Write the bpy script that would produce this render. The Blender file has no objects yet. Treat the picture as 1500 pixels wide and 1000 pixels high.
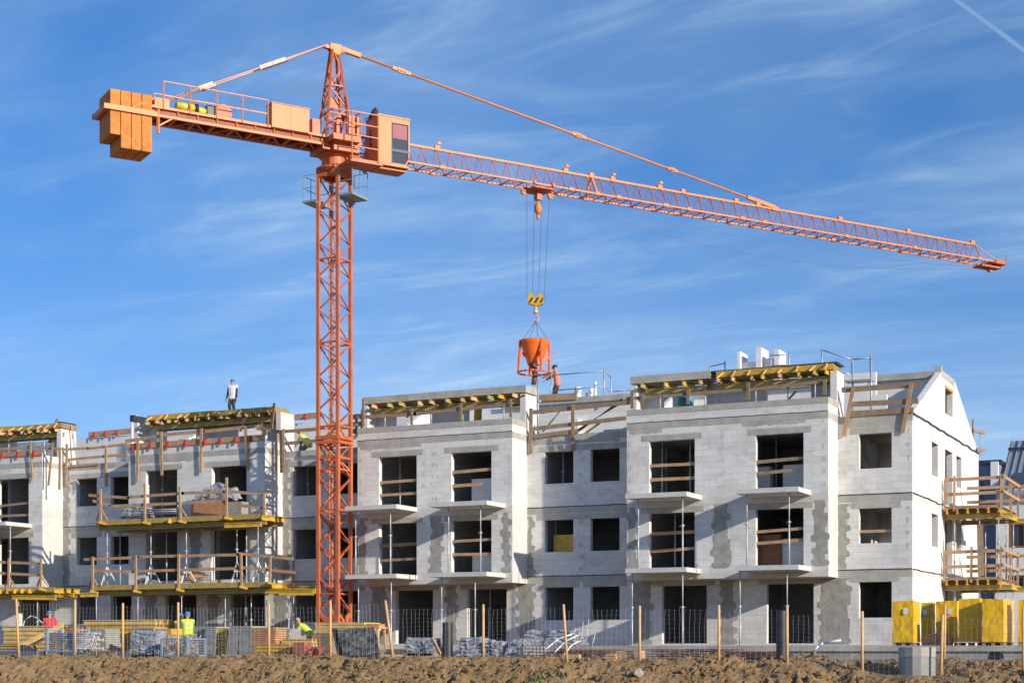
import bpy, bmesh, math, random
from math import sin, cos, pi, radians
from mathutils import Vector, Matrix, noise
from mathutils.geometry import tessellate_polygon
V = Vector
R = random.Random(11)
sc = bpy.context.scene
COL = sc.collection

# ------------------------------------------------------------ camera
# z = 0 is the eye level; +Y runs into the building, +X to the right along its front
FPX, CXP, CYP = 2380.0, 750.0, 948.0
YAW = radians(25.72)
cd = bpy.data.cameras.new('camera'); cam = bpy.data.objects.new('camera', cd); COL.objects.link(cam)
cam.rotation_euler = (pi/2, 0, YAW)
cd.sensor_width = 36; cd.lens = FPX/1500*36; cd.shift_y = (CYP-500)/1500
cd.clip_start = .5; cd.clip_end = 20000
sc.camera = cam

# ------------------------------------------------------------ sky and sun
SUN = V((1, -.33, .352)).normalized()
SUN_EL = math.asin(SUN.z); SUN_AZ = math.atan2(SUN.x, SUN.y)
sc.view_settings.view_transform = 'Standard'; sc.view_settings.look = 'None'
sc.view_settings.gamma = 1; sc.view_settings.exposure = .12
sc.cycles.max_bounces = 6; sc.cycles.diffuse_bounces = 4
w = bpy.data.worlds.new('World'); sc.world = w; w.use_nodes = True
nt = w.node_tree; N = nt.nodes; L = nt.links; N.clear()
def nd(t, **k):
    n = N.new(t)
    for a, b in k.items(): setattr(n, a, b)
    return n
sky = nd('ShaderNodeTexSky', sky_type='NISHITA', sun_disc=False, sun_elevation=SUN_EL, sun_rotation=SUN_AZ,
         altitude=200, air_density=1.0, dust_density=.1, ozone_density=2.2)
tc = nd('ShaderNodeTexCoord')
# look a little above each direction, so that the band of dust at the horizon stays out, and tint towards the photo's blue
vl = nd('ShaderNodeVectorMath', operation='MULTIPLY_ADD'); vl.inputs[1].default_value = (1, 1, .92); vl.inputs[2].default_value = (0, 0, .14)
L.new(tc.outputs['Generated'], vl.inputs[0])
vn = nd('ShaderNodeVectorMath', operation='NORMALIZE'); L.new(vl.outputs[0], vn.inputs[0]); L.new(vn.outputs[0], sky.inputs[0])
hsv = nd('ShaderNodeMix', data_type='RGBA', blend_type='MULTIPLY'); hsv.inputs[0].default_value = 1; hsv.inputs[7].default_value = (.36, .98, 1.60, 1)
L.new(sky.outputs[0], hsv.inputs[6])
# wispy cirrus on a plane far overhead
sep = nd('ShaderNodeSeparateXYZ'); L.new(tc.outputs['Generated'], sep.inputs[0])
zz = nd('ShaderNodeMath', operation='MAXIMUM'); L.new(sep.outputs[2], zz.inputs[0]); zz.inputs[1].default_value = .02
za = nd('ShaderNodeMath', operation='ADD'); L.new(zz.outputs[0], za.inputs[0]); za.inputs[1].default_value = .10
dx = nd('ShaderNodeMath', operation='DIVIDE'); L.new(sep.outputs[0], dx.inputs[0]); L.new(za.outputs[0], dx.inputs[1])
dy = nd('ShaderNodeMath', operation='DIVIDE'); L.new(sep.outputs[1], dy.inputs[0]); L.new(za.outputs[0], dy.inputs[1])
cmb = nd('ShaderNodeCombineXYZ'); L.new(dx.outputs[0], cmb.inputs[0]); L.new(dy.outputs[0], cmb.inputs[1])
def cloud(rot, scale, nscale, lo, hi, off, detail=6, dist=.6):
    mp = nd('ShaderNodeMapping'); mp.inputs['Rotation'].default_value = (0, 0, rot); mp.inputs['Scale'].default_value = scale; mp.inputs['Location'].default_value = off
    L.new(cmb.outputs[0], mp.inputs['Vector'])
    nz = nd('ShaderNodeTexNoise'); nz.inputs['Scale'].default_value = nscale; nz.inputs['Detail'].default_value = detail; nz.inputs['Roughness'].default_value = .58; nz.inputs['Distortion'].default_value = dist
    L.new(mp.outputs[0], nz.inputs['Vector'])
    mr = nd('ShaderNodeMapRange', interpolation_type='SMOOTHSTEP'); mr.inputs['From Min'].default_value = lo; mr.inputs['From Max'].default_value = hi
    L.new(nz.outputs['Fac'], mr.inputs['Value'])
    return mr.outputs[0]
c1 = cloud(-.12, (.55, 1.0, 1), 1.5, .42, .82, (3.1, 1.2, 0), 10, 1.0)
c2 = cloud(-.3, (.34, .62, 1), 1.0, .34, .74, (8.0, 2.5, 0), 5, .5)
c3 = cloud(.35, (.9, 2.2, 1), 2.4, .46, .86, (1.0, 6.0, 0), 11, 1.2)
m1 = nd('ShaderNodeMath', operation='MULTIPLY'); L.new(c1, m1.inputs[0]); L.new(c2, m1.inputs[1])
m2 = nd('ShaderNodeMath', operation='MULTIPLY'); L.new(c3, m2.inputs[0]); L.new(c2, m2.inputs[1])
ad = nd('ShaderNodeMath', operation='ADD'); L.new(m1.outputs[0], ad.inputs[0]); L.new(m2.outputs[0], ad.inputs[1])
sm = nd('ShaderNodeMath', operation='MULTIPLY_ADD', use_clamp=True); L.new(ad.outputs[0], sm.inputs[0]); sm.inputs[1].default_value = .66
c2m = nd('ShaderNodeMath', operation='MULTIPLY'); L.new(c2, c2m.inputs[0]); c2m.inputs[1].default_value = .25
# paler air low over the roofs
hz = nd('ShaderNodeMapRange', interpolation_type='SMOOTHSTEP'); L.new(sep.outputs[2], hz.inputs['Value'])
hz.inputs['From Min'].default_value = -.02; hz.inputs['From Max'].default_value = .30; hz.inputs['To Min'].default_value = .58; hz.inputs['To Max'].default_value = 0
hs_ = nd('ShaderNodeMath', operation='ADD'); L.new(c2m.outputs[0], hs_.inputs[0]); L.new(hz.outputs[0], hs_.inputs[1]); L.new(hs_.outputs[0], sm.inputs[2])
# a thin contrail: a great circle through two directions
def dirpx(px, py): return V((-sin(YAW), cos(YAW), 0)) + V((cos(YAW), sin(YAW), 0))*((px-CXP)/FPX) + V((0, 0, (CYP-py)/FPX))
cn = dirpx(1400, 0).cross(dirpx(1500, 74)).normalized()
dp = nd('ShaderNodeVectorMath', operation='DOT_PRODUCT'); L.new(tc.outputs['Generated'], dp.inputs[0]); dp.inputs[1].default_value = cn
ab = nd('ShaderNodeMath', operation='ABSOLUTE'); L.new(dp.outputs['Value'], ab.inputs[0])
cr = nd('ShaderNodeMapRange', interpolation_type='SMOOTHSTEP'); L.new(ab.outputs[0], cr.inputs['Value'])
cr.inputs['From Min'].default_value = .0003; cr.inputs['From Max'].default_value = .0024; cr.inputs['To Min'].default_value = .34; cr.inputs['To Max'].default_value = 0
d2 = nd('ShaderNodeVectorMath', operation='DOT_PRODUCT'); L.new(tc.outputs['Generated'], d2.inputs[0]); d2.inputs[1].default_value = dirpx(1440, 30).normalized()
cg = nd('ShaderNodeMath', operation='GREATER_THAN'); L.new(d2.outputs['Value'], cg.inputs[0]); cg.inputs[1].default_value = .9
cm = nd('ShaderNodeMath', operation='MULTIPLY'); L.new(cr.outputs[0], cm.inputs[0]); L.new(cg.outputs[0], cm.inputs[1])
mx = nd('ShaderNodeMath', operation='MAXIMUM'); L.new(sm.outputs[0], mx.inputs[0]); L.new(cm.outputs[0], mx.inputs[1])
mix = nd('ShaderNodeMix', data_type='RGBA'); L.new(mx.outputs[0], mix.inputs[0]); L.new(hsv.outputs[2], mix.inputs[6]); mix.inputs[7].default_value = (5.6, 7.4, 8.9, 1)
bg = nd('ShaderNodeBackground'); bg.inputs[1].default_value = .100; L.new(mix.outputs[2], bg.inputs[0])
wo = nd('ShaderNodeOutputWorld'); L.new(bg.outputs[0], wo.inputs[0])

sd = bpy.data.lights.new('sun', 'SUN'); sd.energy = 5.0; sd.angle = radians(.53); sd.color = (1, .895, .755)
so = bpy.data.objects.new('sun', sd); COL.objects.link(so); so.rotation_euler = (-SUN).to_track_quat('-Z', 'Y').to_euler(); so.location = (20, -20, 60)

# ------------------------------------------------------------ pixel measurements -> metres
fw = V((-sin(YAW), cos(YAW), 0)); rt = V((cos(YAW), sin(YAW), 0))
def ray(px): return fw + rt*((px-CXP)/FPX)
def XP(px, Y): d = ray(px); return d.x/d.y*Y
def P(px, py, Y): d = ray(px); t = Y/d.y; return V((d.x*t, Y, (CYP-py)/FPX*t))
def ZP(px, py, Y): return P(px, py, Y).z
def PG(px, py, X): d = ray(px); t = X/d.x; return V((X, d.y*t, (CYP-py)/FPX*t))

# ------------------------------------------------------------ materials
def newmat(name):
    m = bpy.data.materials.new(name); m.use_nodes = True
    t = m.node_tree; b = t.nodes['Principled BSDF']
    return m, t, b
def val(t, op, a, b=None, c=None, clamp=False):
    n = t.nodes.new('ShaderNodeMath'); n.operation = op; n.use_clamp = clamp
    for i, x in enumerate((a, b, c)):
        if x is None: continue
        if isinstance(x, (int, float)): n.inputs[i].default_value = x
        else: t.links.new(x, n.inputs[i])
    return n.outputs[0]
def noi(t, vec, scale, detail=4, rough=.55, dist=0):
    n = t.nodes.new('ShaderNodeTexNoise'); n.inputs['Scale'].default_value = scale; n.inputs['Detail'].default_value = detail
    n.inputs['Roughness'].default_value = rough; n.inputs['Distortion'].default_value = dist
    t.links.new(vec, n.inputs['Vector']); return n.outputs['Fac']
def mixc(t, f, a, b, mode='MIX'):
    n = t.nodes.new('ShaderNodeMix'); n.data_type = 'RGBA'; n.blend_type = mode
    for i, x in ((0, f), (6, a), (7, b)):
        if isinstance(x, (int, float)): n.inputs[i].default_value = x
        elif isinstance(x, tuple): n.inputs[i].default_value = x if len(x) == 4 else x+(1,)
        else: t.links.new(x, n.inputs[i])
    return n.outputs[2]
def ramp(t, x, lo, hi, a=0, b=1):
    n = t.nodes.new('ShaderNodeMapRange'); n.interpolation_type = 'SMOOTHSTEP'
    t.links.new(x, n.inputs['Value'])
    for k, v in (('From Min', lo), ('From Max', hi), ('To Min', a), ('To Max', b)): n.inputs[k].default_value = v
    return n.outputs[0]
def pos(t): return t.nodes.new('ShaderNodeNewGeometry')
def bump(t, b, h, strength=.3, dist=.02):
    n = t.nodes.new('ShaderNodeBump'); n.inputs['Strength'].default_value = strength; n.inputs['Distance'].default_value = dist
    t.links.new(h, n.inputs['Height']); t.links.new(n.outputs[0], b.inputs['Normal'])
def M(name, col, rough=.7, var=.2, scale=2.5, metal=0, island=0, bmp=0, stain=None, stain_amt=.5, stretch=None):
    m, t, b = newmat(name)
    g = pos(t); vec = g.outputs['Position']
    if stretch:
        mp = t.nodes.new('ShaderNodeMapping'); mp.inputs['Scale'].default_value = stretch; t.links.new(vec, mp.inputs['Vector']); vec = mp.outputs[0]
    n1 = noi(t, vec, scale, 5, .6); n2 = noi(t, vec, scale*9, 3)
    f = val(t, 'ADD', val(t, 'MULTIPLY', n1, .65), val(t, 'MULTIPLY', n2, .35))
    k = ramp(t, f, .3, .7, 1-var, 1+var)
    if island:
        r = val(t, 'MULTIPLY_ADD', g.outputs['Random Per Island'], 2*island, 1-island)
        k = val(t, 'MULTIPLY', k, r)
    hv = t.nodes.new('ShaderNodeHueSaturation'); hv.inputs['Color'].default_value = col+(1,)
    t.links.new(k, hv.inputs['Value'])
    if island: t.links.new(val(t, 'MULTIPLY_ADD', g.outputs['Random Per Island'], -island*.8, 1+island*.3), hv.inputs['Saturation'])
    c = hv.outputs[0]
    if stain:
        s = noi(t, vec, scale*2.3, 6, .7, .4)
        c = mixc(t, ramp(t, s, .56, .72, 0, stain_amt), c, stain)
    t.links.new(c, b.inputs['Base Color'])
    b.inputs['Roughness'].default_value = rough; b.inputs['Metallic'].default_value = metal
    if bmp: bump(t, b, f, bmp, .02)
    return m
MAT = {}
def wallmat(name, c1, c2, mortar, row=.24, wid=.59, dirt=(.42, .395, .35), dirt_amt=.48):
    m, t, b = newmat(name)
    g = pos(t); s = t.nodes.new('ShaderNodeSeparateXYZ'); t.links.new(g.outputs['Position'], s.inputs[0])
    sn = t.nodes.new('ShaderNodeSeparateXYZ'); t.links.new(g.outputs['True Normal'], sn.inputs[0])
    side = val(t, 'GREATER_THAN', val(t, 'ABSOLUTE', sn.outputs[0]), .6)
    u = val(t, 'ADD', val(t, 'MULTIPLY', s.outputs[1], side), val(t, 'MULTIPLY', s.outputs[0], val(t, 'SUBTRACT', 1, side)))
    cb = t.nodes.new('ShaderNodeCombineXYZ'); t.links.new(u, cb.inputs[0]); t.links.new(val(t, 'ADD', s.outputs[2], 100.02), cb.inputs[1])
    br = t.nodes.new('ShaderNodeTexBrick'); br.offset = .42; br.inputs['Scale'].default_value = 1
    br.inputs['Brick Width'].default_value = wid; br.inputs['Row Height'].default_value = row; br.inputs['Mortar Size'].default_value = .007
    br.inputs['Mortar Smooth'].default_value = .3; br.inputs['Bias'].default_value = -.2
    br.inputs['Color1'].default_value = c1+(1,); br.inputs['Color2'].default_value = c2+(1,); br.inputs['Mortar'].default_value = mortar+(1,)
    t.links.new(cb.outputs[0], br.inputs['Vector'])
    n1 = noi(t, g.outputs['Position'], .55, 6, .65, .5); n2 = noi(t, g.outputs['Position'], 7, 4, .6); n3 = noi(t, g.outputs['Position'], 45, 2)
    mp = t.nodes.new('ShaderNodeMapping'); mp.inputs['Scale'].default_value = (3, 3, .25); t.links.new(g.outputs['Position'], mp.inputs['Vector'])
    n4 = noi(t, mp.outputs[0], 1.4, 5, .65)
    c = mixc(t, ramp(t, n1, .48, .72, 0, dirt_amt), br.outputs['Color'], dirt)
    c = mixc(t, ramp(t, n4, .56, .74, 0, dirt_amt*.8), c, dirt)
    c = mixc(t, ramp(t, n2, .57, .72, 0, .35), c, (.48, .46, .42))
    mp2 = t.nodes.new('ShaderNodeMapping'); mp2.inputs['Scale'].default_value = (1.4, 1.4, 4.2); t.links.new(g.outputs['Position'], mp2.inputs['Vector'])
    n5 = noi(t, mp2.outputs[0], 1.1, 7, .72, .3)
    c = mixc(t, ramp(t, n5, .585, .615, 0, dirt_amt*1.1), c, (.50, .485, .44))
    c = mixc(t, ramp(t, n5, .40, .375, 0, .30), c, (.86, .83, .78))
    c = mixc(t, ramp(t, n3, .35, .75, .0, .14), c, (.3, .29, .27))
    t.links.new(c, b.inputs['Base Color']); b.inputs['Roughness'].default_value = .9
    h = val(t, 'ADD', val(t, 'MULTIPLY', br.outputs['Fac'], -1), val(t, 'MULTIPLY', n2, .5))
    bump(t, b, h, .25, .010)
    return m
MAT['block'] = wallmat('aerated_block', (.76, .745, .715), (.65, .635, .605), (.53, .515, .49))
MAT['gable'] = wallmat('gable_block', (.80, .78, .74), (.72, .70, .66), (.60, .58, .54), dirt=(.52, .49, .44), dirt_amt=.3)
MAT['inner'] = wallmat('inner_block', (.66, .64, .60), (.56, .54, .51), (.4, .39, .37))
MAT['concrete'] = M('concrete', (.42, .40, .35), .85, .22, 1.6, bmp=.3, stain=(.24, .23, .21), stain_amt=.5)
MAT['smooth_concrete'] = M('smooth_concrete', (.60, .59, .56), .8, .10, 1.2, bmp=.1, stain=(.42, .40, .37), stain_amt=.4)
MAT['mortar'] = M('mortar_patch', (.335, .325, .285), .9, .25, 3.5, bmp=.5, stain=(.2, .2, .18), stain_amt=.5)
MAT['orange'] = M('crane_orange', (.55, .140, .048), .5, .22, 1.4, stain=(.26, .08, .04), stain_amt=.55)
MAT['orange_panel'] = M('orange_sheet', (.70, .235, .065), .5, .14, 1.3, stain=(.36, .13, .055), stain_amt=.5)
MAT['ballast'] = M('ballast_orange', (.62, .22, .05), .85, .28, 2.2, bmp=.5, stain=(.20, .11, .06), stain_amt=.8)
MAT['shaded_orange'] = M('shaded_crane_orange', (.30, .075, .03), .6, .25, 2)  # darkened crane orange: the shade between the flanges is put into the colour
MAT['pale_orange'] = M('faded_orange', (.80, .42, .30), .5, .12, 2)
MAT['bucket'] = M('bucket_orange', (.85, .155, .018), .42, .12, 2, stain=(.45, .12, .05), stain_amt=.3)
MAT['rope'] = M('steel_rope', (.10, .10, .12), .5, .1, 2)
MAT['galv'] = M('galvanised', (.42, .44, .46), .45, .2, 4, metal=.35)
MAT['paint_grey'] = M('grey_paint', (.26, .31, .33), .5, .12, 3)
MAT['blue_steel'] = M('blue_grey_steel', (.22, .30, .38), .5, .2, 5, stain=(.2, .13, .09), stain_amt=.4)
MAT['prop'] = M('prop_steel', (.50, .51, .52), .45, .2, 6, metal=.2)
MAT['plank'] = M('plank', (.42, .255, .135), .8, .22, 2.5, island=.24, stretch=(1, 1, 1))
MAT['old_plank'] = M('old_plank', (.27, .185, .115), .85, .28, 3, island=.28)
MAT['fresh'] = M('fresh_timber', (.60, .36, .165), .75, .14, 4, island=.14)
MAT['stake'] = M('stake_timber', (.64, .39, .175), .75, .14, 5)
MAT['yellow_beam'] = M('yellow_beam', (.58, .345, .022), .55, .28, 3, island=.18, stain=(.28, .2, .06), stain_amt=.5)
MAT['olive_beam'] = M('olive_beam', (.40, .285, .07), .65, .25, 3, island=.2, stain=(.2, .16, .07), stain_amt=.5)
MAT['tan_beam'] = M('tan_beam', (.66, .45, .13), .6, .22, 3, island=.2, stain=(.36, .24, .08), stain_amt=.4)
MAT['hollow_brick'] = M('hollow_brick', (.20, .085, .05), .85, .2, 6, island=.3)
MAT['form_ply'] = M('form_ply', (.30, .225, .09), .75, .25, 3, island=.15)
MAT['black'] = M('black', (.02, .02, .022), .6, .3, 4)
MAT['membrane'] = M('black_membrane', (.035, .036, .04), .45, .3, 5)
MAT['red'] = M('red_paint', (.55, .05, .03), .5, .15, 5)
MAT['yellow_wrap'] = M('yellow_wrap', (.80, .47, .008), .34, .14, 4, bmp=.8, stretch=(2.2, 2.2, .7))
MAT['brick'] = M('red_brick', (.36, .10, .06), .85, .2, 6, island=.3)
MAT['white_plastic'] = M('white_plastic', (.72, .74, .76), .4, .06, 3)
MAT['white_block'] = M('white_block', (.78, .77, .74), .85, .07, 3)
MAT['teal'] = M('teal', (.05, .24, .30), .5, .1, 3)
MAT['skin'] = M('skin', (.50, .28, .19), .6, .05, 8)
MAT['hi_vis'] = M('hi_vis', (.50, .64, .05), .7, .08, 8)
MAT['red_shirt'] = M('red_cloth', (.55, .045, .075), .85, .12, 8)
MAT['white_shirt'] = M('white_cloth', (.75, .73, .70), .85, .1, 8)
MAT['peach_shirt'] = M('peach_cloth', (.66, .23, .14), .85, .1, 8)
MAT['dark_cloth'] = M('dark_cloth', (.03, .035, .045), .85, .2, 8)
MAT['grey_cloth'] = M('grey_cloth', (.16, .18, .2), .85, .2, 8)
MAT['helmet'] = M('blue_helmet', (.03, .25, .62), .35, .05, 3)
MAT['rust'] = M('rusty_steel', (.13, .065, .045), .85, .3, 6, island=.3)
MAT['grey_board'] = M('grey_board', (.30, .295, .28), .85, .2, 4, island=.25)
MAT['brown_board'] = M('brown_board', (.46, .22, .10), .8, .2, 4, island=.3)
MAT['house_white'] = M('white_render', (.76, .76, .75), .85, .06, 1)
MAT['house_grey'] = M('blue_grey_render', (.20, .24, .31), .85, .08, 1)
MAT['seam_roof'] = M('seam_roof', (.30, .33, .37), .4, .08, 1, metal=.3)
MAT['wood_frame'] = M('brown_frame', (.26, .10, .045), .5, .1, 4)
def glassmat():
    m, t, b = newmat('window_glass'); b.inputs['Base Color'].default_value = (.07, .08, .095, 1); b.inputs['Roughness'].default_value = .06
    g = pos(t); bump(t, b, noi(t, g.outputs['Position'], 1.5, 2), .05, .02); return m
MAT['glass'] = glassmat()
MAT['blind'] = M('red_blind', (.27, .035, .06), .5, .05, 2)
def foilmat():
    m, t, b = newmat('clear_film'); g = pos(t)
    mp = t.nodes.new('ShaderNodeMapping'); mp.inputs['Scale'].default_value = (1, 1, 2.2); t.links.new(g.outputs['Position'], mp.inputs['Vector'])
    n1 = noi(t, mp.outputs[0], 4.5, 5, .7, 1.2); n2 = noi(t, mp.outputs[0], 17, 4, .7)
    c = mixc(t, ramp(t, n1, .40, .62), (.17, .18, .205), (.44, .47, .52))
    c = mixc(t, ramp(t, n2, .60, .72), c, (.85, .86, .9)); c = mixc(t, ramp(t, n2, .42, .34), c, (.16, .17, .19))  # white highlights of the film are painted into its colour
    t.links.new(c, b.inputs['Base Color']); b.inputs['Roughness'].default_value = .3
    bump(t, b, val(t, 'ADD', n1, n2), .7, .05); return m
MAT['film'] = foilmat()
def mottled():
    m, t, b = newmat('mottled_black_board'); g = pos(t)
    n1 = noi(t, g.outputs['Position'], 4.5, 7, .75, .8)
    c = mixc(t, ramp(t, n1, .38, .68), (.022, .022, .02), (.30, .29, .27))
    t.links.new(c, b.inputs['Base Color']); b.inputs['Roughness'].default_value = .5; return m
MAT['mottled'] = mottled()
def soilmat(name, a, bcol, c3):
    m, t, b = newmat(name); g = pos(t); p = g.outputs['Position']
    n1 = noi(t, p, .5, 6, .65, .3); n2 = noi(t, p, 5, 6, .7); n3 = noi(t, p, 28, 4, .7)
    c = mixc(t, ramp(t, n1, .36, .66), a, bcol); c = mixc(t, ramp(t, n2, .46, .78, 0, .45), c, c3)
    c = mixc(t, ramp(t, n3, .42, .75, 0, .45), c, (.20, .12, .05))
    t.links.new(c, b.inputs['Base Color']); b.inputs['Roughness'].default_value = .95
    bump(t, b, val(t, 'ADD', val(t, 'MULTIPLY', n2, .7), val(t, 'MULTIPLY', n3, .8)), .7, .05); return m
MAT['soil'] = soilmat('clay_soil', (.225, .138, .060), (.30, .195, .090), (.385, .27, .145))
MAT['grass'] = M('weed_green', (.07, .12, .025), .8, .3, 6, island=.3)
MAT['stone'] = M('field_stone', (.30, .25, .19), .9, .25, 4, bmp=.4)
# ------------------------------------------------------------ mesh builder and scene bookkeeping
class MB:
    def __init__(s): s.v = []; s.f = []; s.s = []
    def add(s, vs, fs, smooth=False):
        o = len(s.v); s.v += [tuple(x) for x in vs]
        s.f += [tuple(i+o for i in f) for f in fs]; s.s += [smooth]*len(fs)
        return s
    def box(s, x0, x1, y0, y1, z0, z1):
        vs = [(x, y, z) for z in (z0, z1) for y in (y0, y1) for x in (x0, x1)]
        return s.add(vs, [(0, 2, 3, 1), (4, 5, 7, 6), (0, 1, 5, 4), (2, 6, 7, 3), (0, 4, 6, 2), (1, 3, 7, 5)])
    def obox(s, c, u, v, w, a, b, d):
        c, u, v, w = V(c), V(u), V(v), V(w)
        vs = [c+u*(a*i)+v*(b*j)+w*(d*k) for k in (-1, 1) for j in (-1, 1) for i in (-1, 1)]
        return s.add(vs, [(0, 2, 3, 1), (4, 5, 7, 6), (0, 1, 5, 4), (2, 6, 7, 3), (0, 4, 6, 2), (1, 3, 7, 5)])
    def bar(s, p, q, w, h=None, up=(0, 0, 1)):
        p, q = V(p), V(q); d = q-p; l = d.length
        if l < 1e-6: return s
        d /= l; up = V(up)
        if abs(d.dot(up)) > .99: up = V((0, 1, 0)) if abs(d.y) < .9 else V((1, 0, 0))
        a = d.cross(up).normalized(); b = a.cross(d)
        return s.obox((p+q)/2, d, a, b, l/2, w/2, (h or w)/2)
    def tube(s, p, q, r, n=6, r2=None, cap=True):
        p, q = V(p), V(q); d = (q-p)
        if d.length < 1e-6: return s
        d.normalize(); r2 = r if r2 is None else r2
        a = d.orthogonal().normalized(); b = d.cross(a)
        vs = [p+(a*cos(2*pi*i/n)+b*sin(2*pi*i/n))*r for i in range(n)]+[q+(a*cos(2*pi*i/n)+b*sin(2*pi*i/n))*r2 for i in range(n)]
        s.add(vs, [(i, (i+1) % n, n+(i+1) % n, n+i) for i in range(n)], n > 5)
        if cap: s.f += [tuple(len(s.v)-2*n+i for i in reversed(range(n))), tuple(len(s.v)-n+i for i in range(n))]; s.s += [False, False]
        return s
    def path(s, pts, r, n=6):
        for a, b in zip(pts, pts[1:]): s.tube(a, b, r, n)
        return s
    def prism(s, pts, vec):
        pts = [V(p) for p in pts]; vec = V(vec); n = len(pts)
        tris = tessellate_polygon([pts])
        s.add(pts+[p+vec for p in pts], [tuple(t) for t in tris]+[tuple(i+n for i in reversed(t)) for t in tris]+[(i, (i+1) % n, n+(i+1) % n, n+i) for i in range(n)])
        return s
    def lathe(s, c, prof, n=20, smooth=True):
        c = V(c); vs = [c+V((r*cos(2*pi*i/n), r*sin(2*pi*i/n), z)) for r, z in prof for i in range(n)]
        fs = [(k*n+i, k*n+(i+1) % n, (k+1)*n+(i+1) % n, (k+1)*n+i) for k in range(len(prof)-1) for i in range(n)]
        return s.add(vs, fs, smooth)
    def ball(s, c, r, n=10, m=6, sc=(1, 1, 1)):
        c = V(c); vs = []
        for j in range(m+1):
            t = pi*j/m
            for i in range(n): vs.append(c+V((r*sc[0]*sin(t)*cos(2*pi*i/n), r*sc[1]*sin(t)*sin(2*pi*i/n), r*sc[2]*cos(t))))
        return s.add(vs, [(j*n+i, (j+1)*n+i, (j+1)*n+(i+1) % n, j*n+(i+1) % n) for j in range(m) for i in range(n)], True)
    def panel(s, o, u, n, outline, holes, th):
        """a wall: outline and holes are (along u, z) loops, front face through o facing n, th thick behind it"""
        o, u, n = V(o), V(u), V(n)
        loops = [[V((a, z, 0)) for a, z in l] for l in [outline]+list(holes)]
        flat = [p for l in loops for p in l]; k = len(flat)
        tris = tessellate_polygon(loops)
        fr = [o+u*p.x+V((0, 0, p.y)) for p in flat]; bk = [p-n*th for p in fr]
        fs = [tuple(t) for t in tris]+[tuple(i+k for i in reversed(t)) for t in tris]
        a = 0
        for l in loops:
            m = len(l); fs += [(a+i, a+(i+1) % m, a+k+(i+1) % m, a+k+i) for i in range(m)]; a += m
        return s.add(fr+bk, fs)
    def build(s, name, mat, parent=None, label=None, recalc=True, origin=None):
        if parent is not None: base = V(world(parent))
        elif origin is not None: base = V(origin)
        else:
            xs, ys, zs = zip(*s.v); base = V(((min(xs)+max(xs))/2, (min(ys)+max(ys))/2, min(zs)))
        me = bpy.data.meshes.new(name)
        me.from_pydata([V(p)-base for p in s.v], [], s.f)
        me.polygons.foreach_set('use_smooth', s.s)
        if recalc:
            bm = bmesh.new(); bm.from_mesh(me); bmesh.ops.recalc_face_normals(bm, faces=bm.faces); bm.to_mesh(me); bm.free()
        me.materials.append(MAT[mat] if isinstance(mat, str) else mat)
        o = bpy.data.objects.new(name, me); COL.objects.link(o)
        if parent is not None: o.parent = parent
        else: o.location = base
        if label: o['label'] = label
        return o
def world(o):
    p = V(o.location)
    while o.parent: o = o.parent; p += V(o.location)
    return p
def thing(name, label, cat, loc, group=None):
    o = bpy.data.objects.new(name, None); COL.objects.link(o); o.location = loc; o.empty_display_size = .3
    return tag(o, label, cat, group)
def tag(o, label, cat, group=None, kind=None):
    if label: o['label'] = label
    if cat: o['category'] = cat
    if group: o['group'] = group
    if kind: o['kind'] = kind
    return o
def dup(o, loc, label=None):
    c = o.copy(); COL.objects.link(c); c.location = loc
    if label: c['label'] = label
    for ch in list(o.children):
        k = ch.copy(); COL.objects.link(k); k.parent = c
        for g in list(ch.children):
            q = g.copy(); COL.objects.link(q); q.parent = k
    return c
def rect(a, b, c, d): return [(a, c), (b, c), (b, d), (a, d)]
UX, UY, UZ = V((1, 0, 0)), V((0, 1, 0)), V((0, 0, 1))

# ------------------------------------------------------------ ground: one sheet, low near the camera, a rough bank of dug clay, the site level behind
GS = -.38                      # site level
def bank(x, y):
    e = 47.2+.7*noise.noise(V((x*.11, 3.3, 0)))+.35*noise.noise(V((x*.5, 9, 0)))
    if x > -15: e += 1.0*min(1, (x+15)/3)
    t = (y-(e-5.0))/5.6
    t = max(0, min(1, t)); t = t*t*(3-2*t)
    h = -1.75+(GS+1.75)*t
    c = math.exp(-((y-e-.2)/.9)**2)*(.05+.10*noise.noise(V((x*.35, 1.7, 0))))
    return h+c
SHX = P(1338, 988, 47.7).x
def ground(x, y):
    h = bank(x, y)
    if 38 < y < 51 and -56 < x < 4:
        f = min(1, (y-38)/3)*min(1, (51-y)/2.4)
        p = V((x, y, 0))
        dsh = math.hypot(x-SHX, y-47.7); g_ = math.exp(-(dsh/1.5)**4); h = h*(1-g_)-.80*g_; f *= 1-.75*g_
        w_ = V((noise.noise(p*2.1), noise.noise(p*2.1+V((0, 0, 7))), 0))*.35
        rough = .35+.65*max(0, min(1, .5+1.6*noise.noise(p*.55+V((2, 9, 0)))))
        h += f*(.20*noise.noise(p*.7)+.15*noise.noise(p*1.7+V((7, 0, 0)))+.08*noise.noise((p+w_)*3.4)-rough*.75*max(0, noise.noise((p+w_)*3.1+V((3, 1, 0)))-.22)-rough*.48*max(0, noise.noise((p+w_)*7.3+V((5, 1, 0)))-.22)+rough*.09*abs(noise.noise(p*8.5+V((0, 4, 0))))+.025*noise.noise(p*16)-.045)
    elif 51 <= y < 62 and -60 < x < 4:
        h += .03*noise.noise(V((x*.8, y*.8, 0)))
    if x > 40 or x < -140 or y > 200: h += 0
    return h
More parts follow.
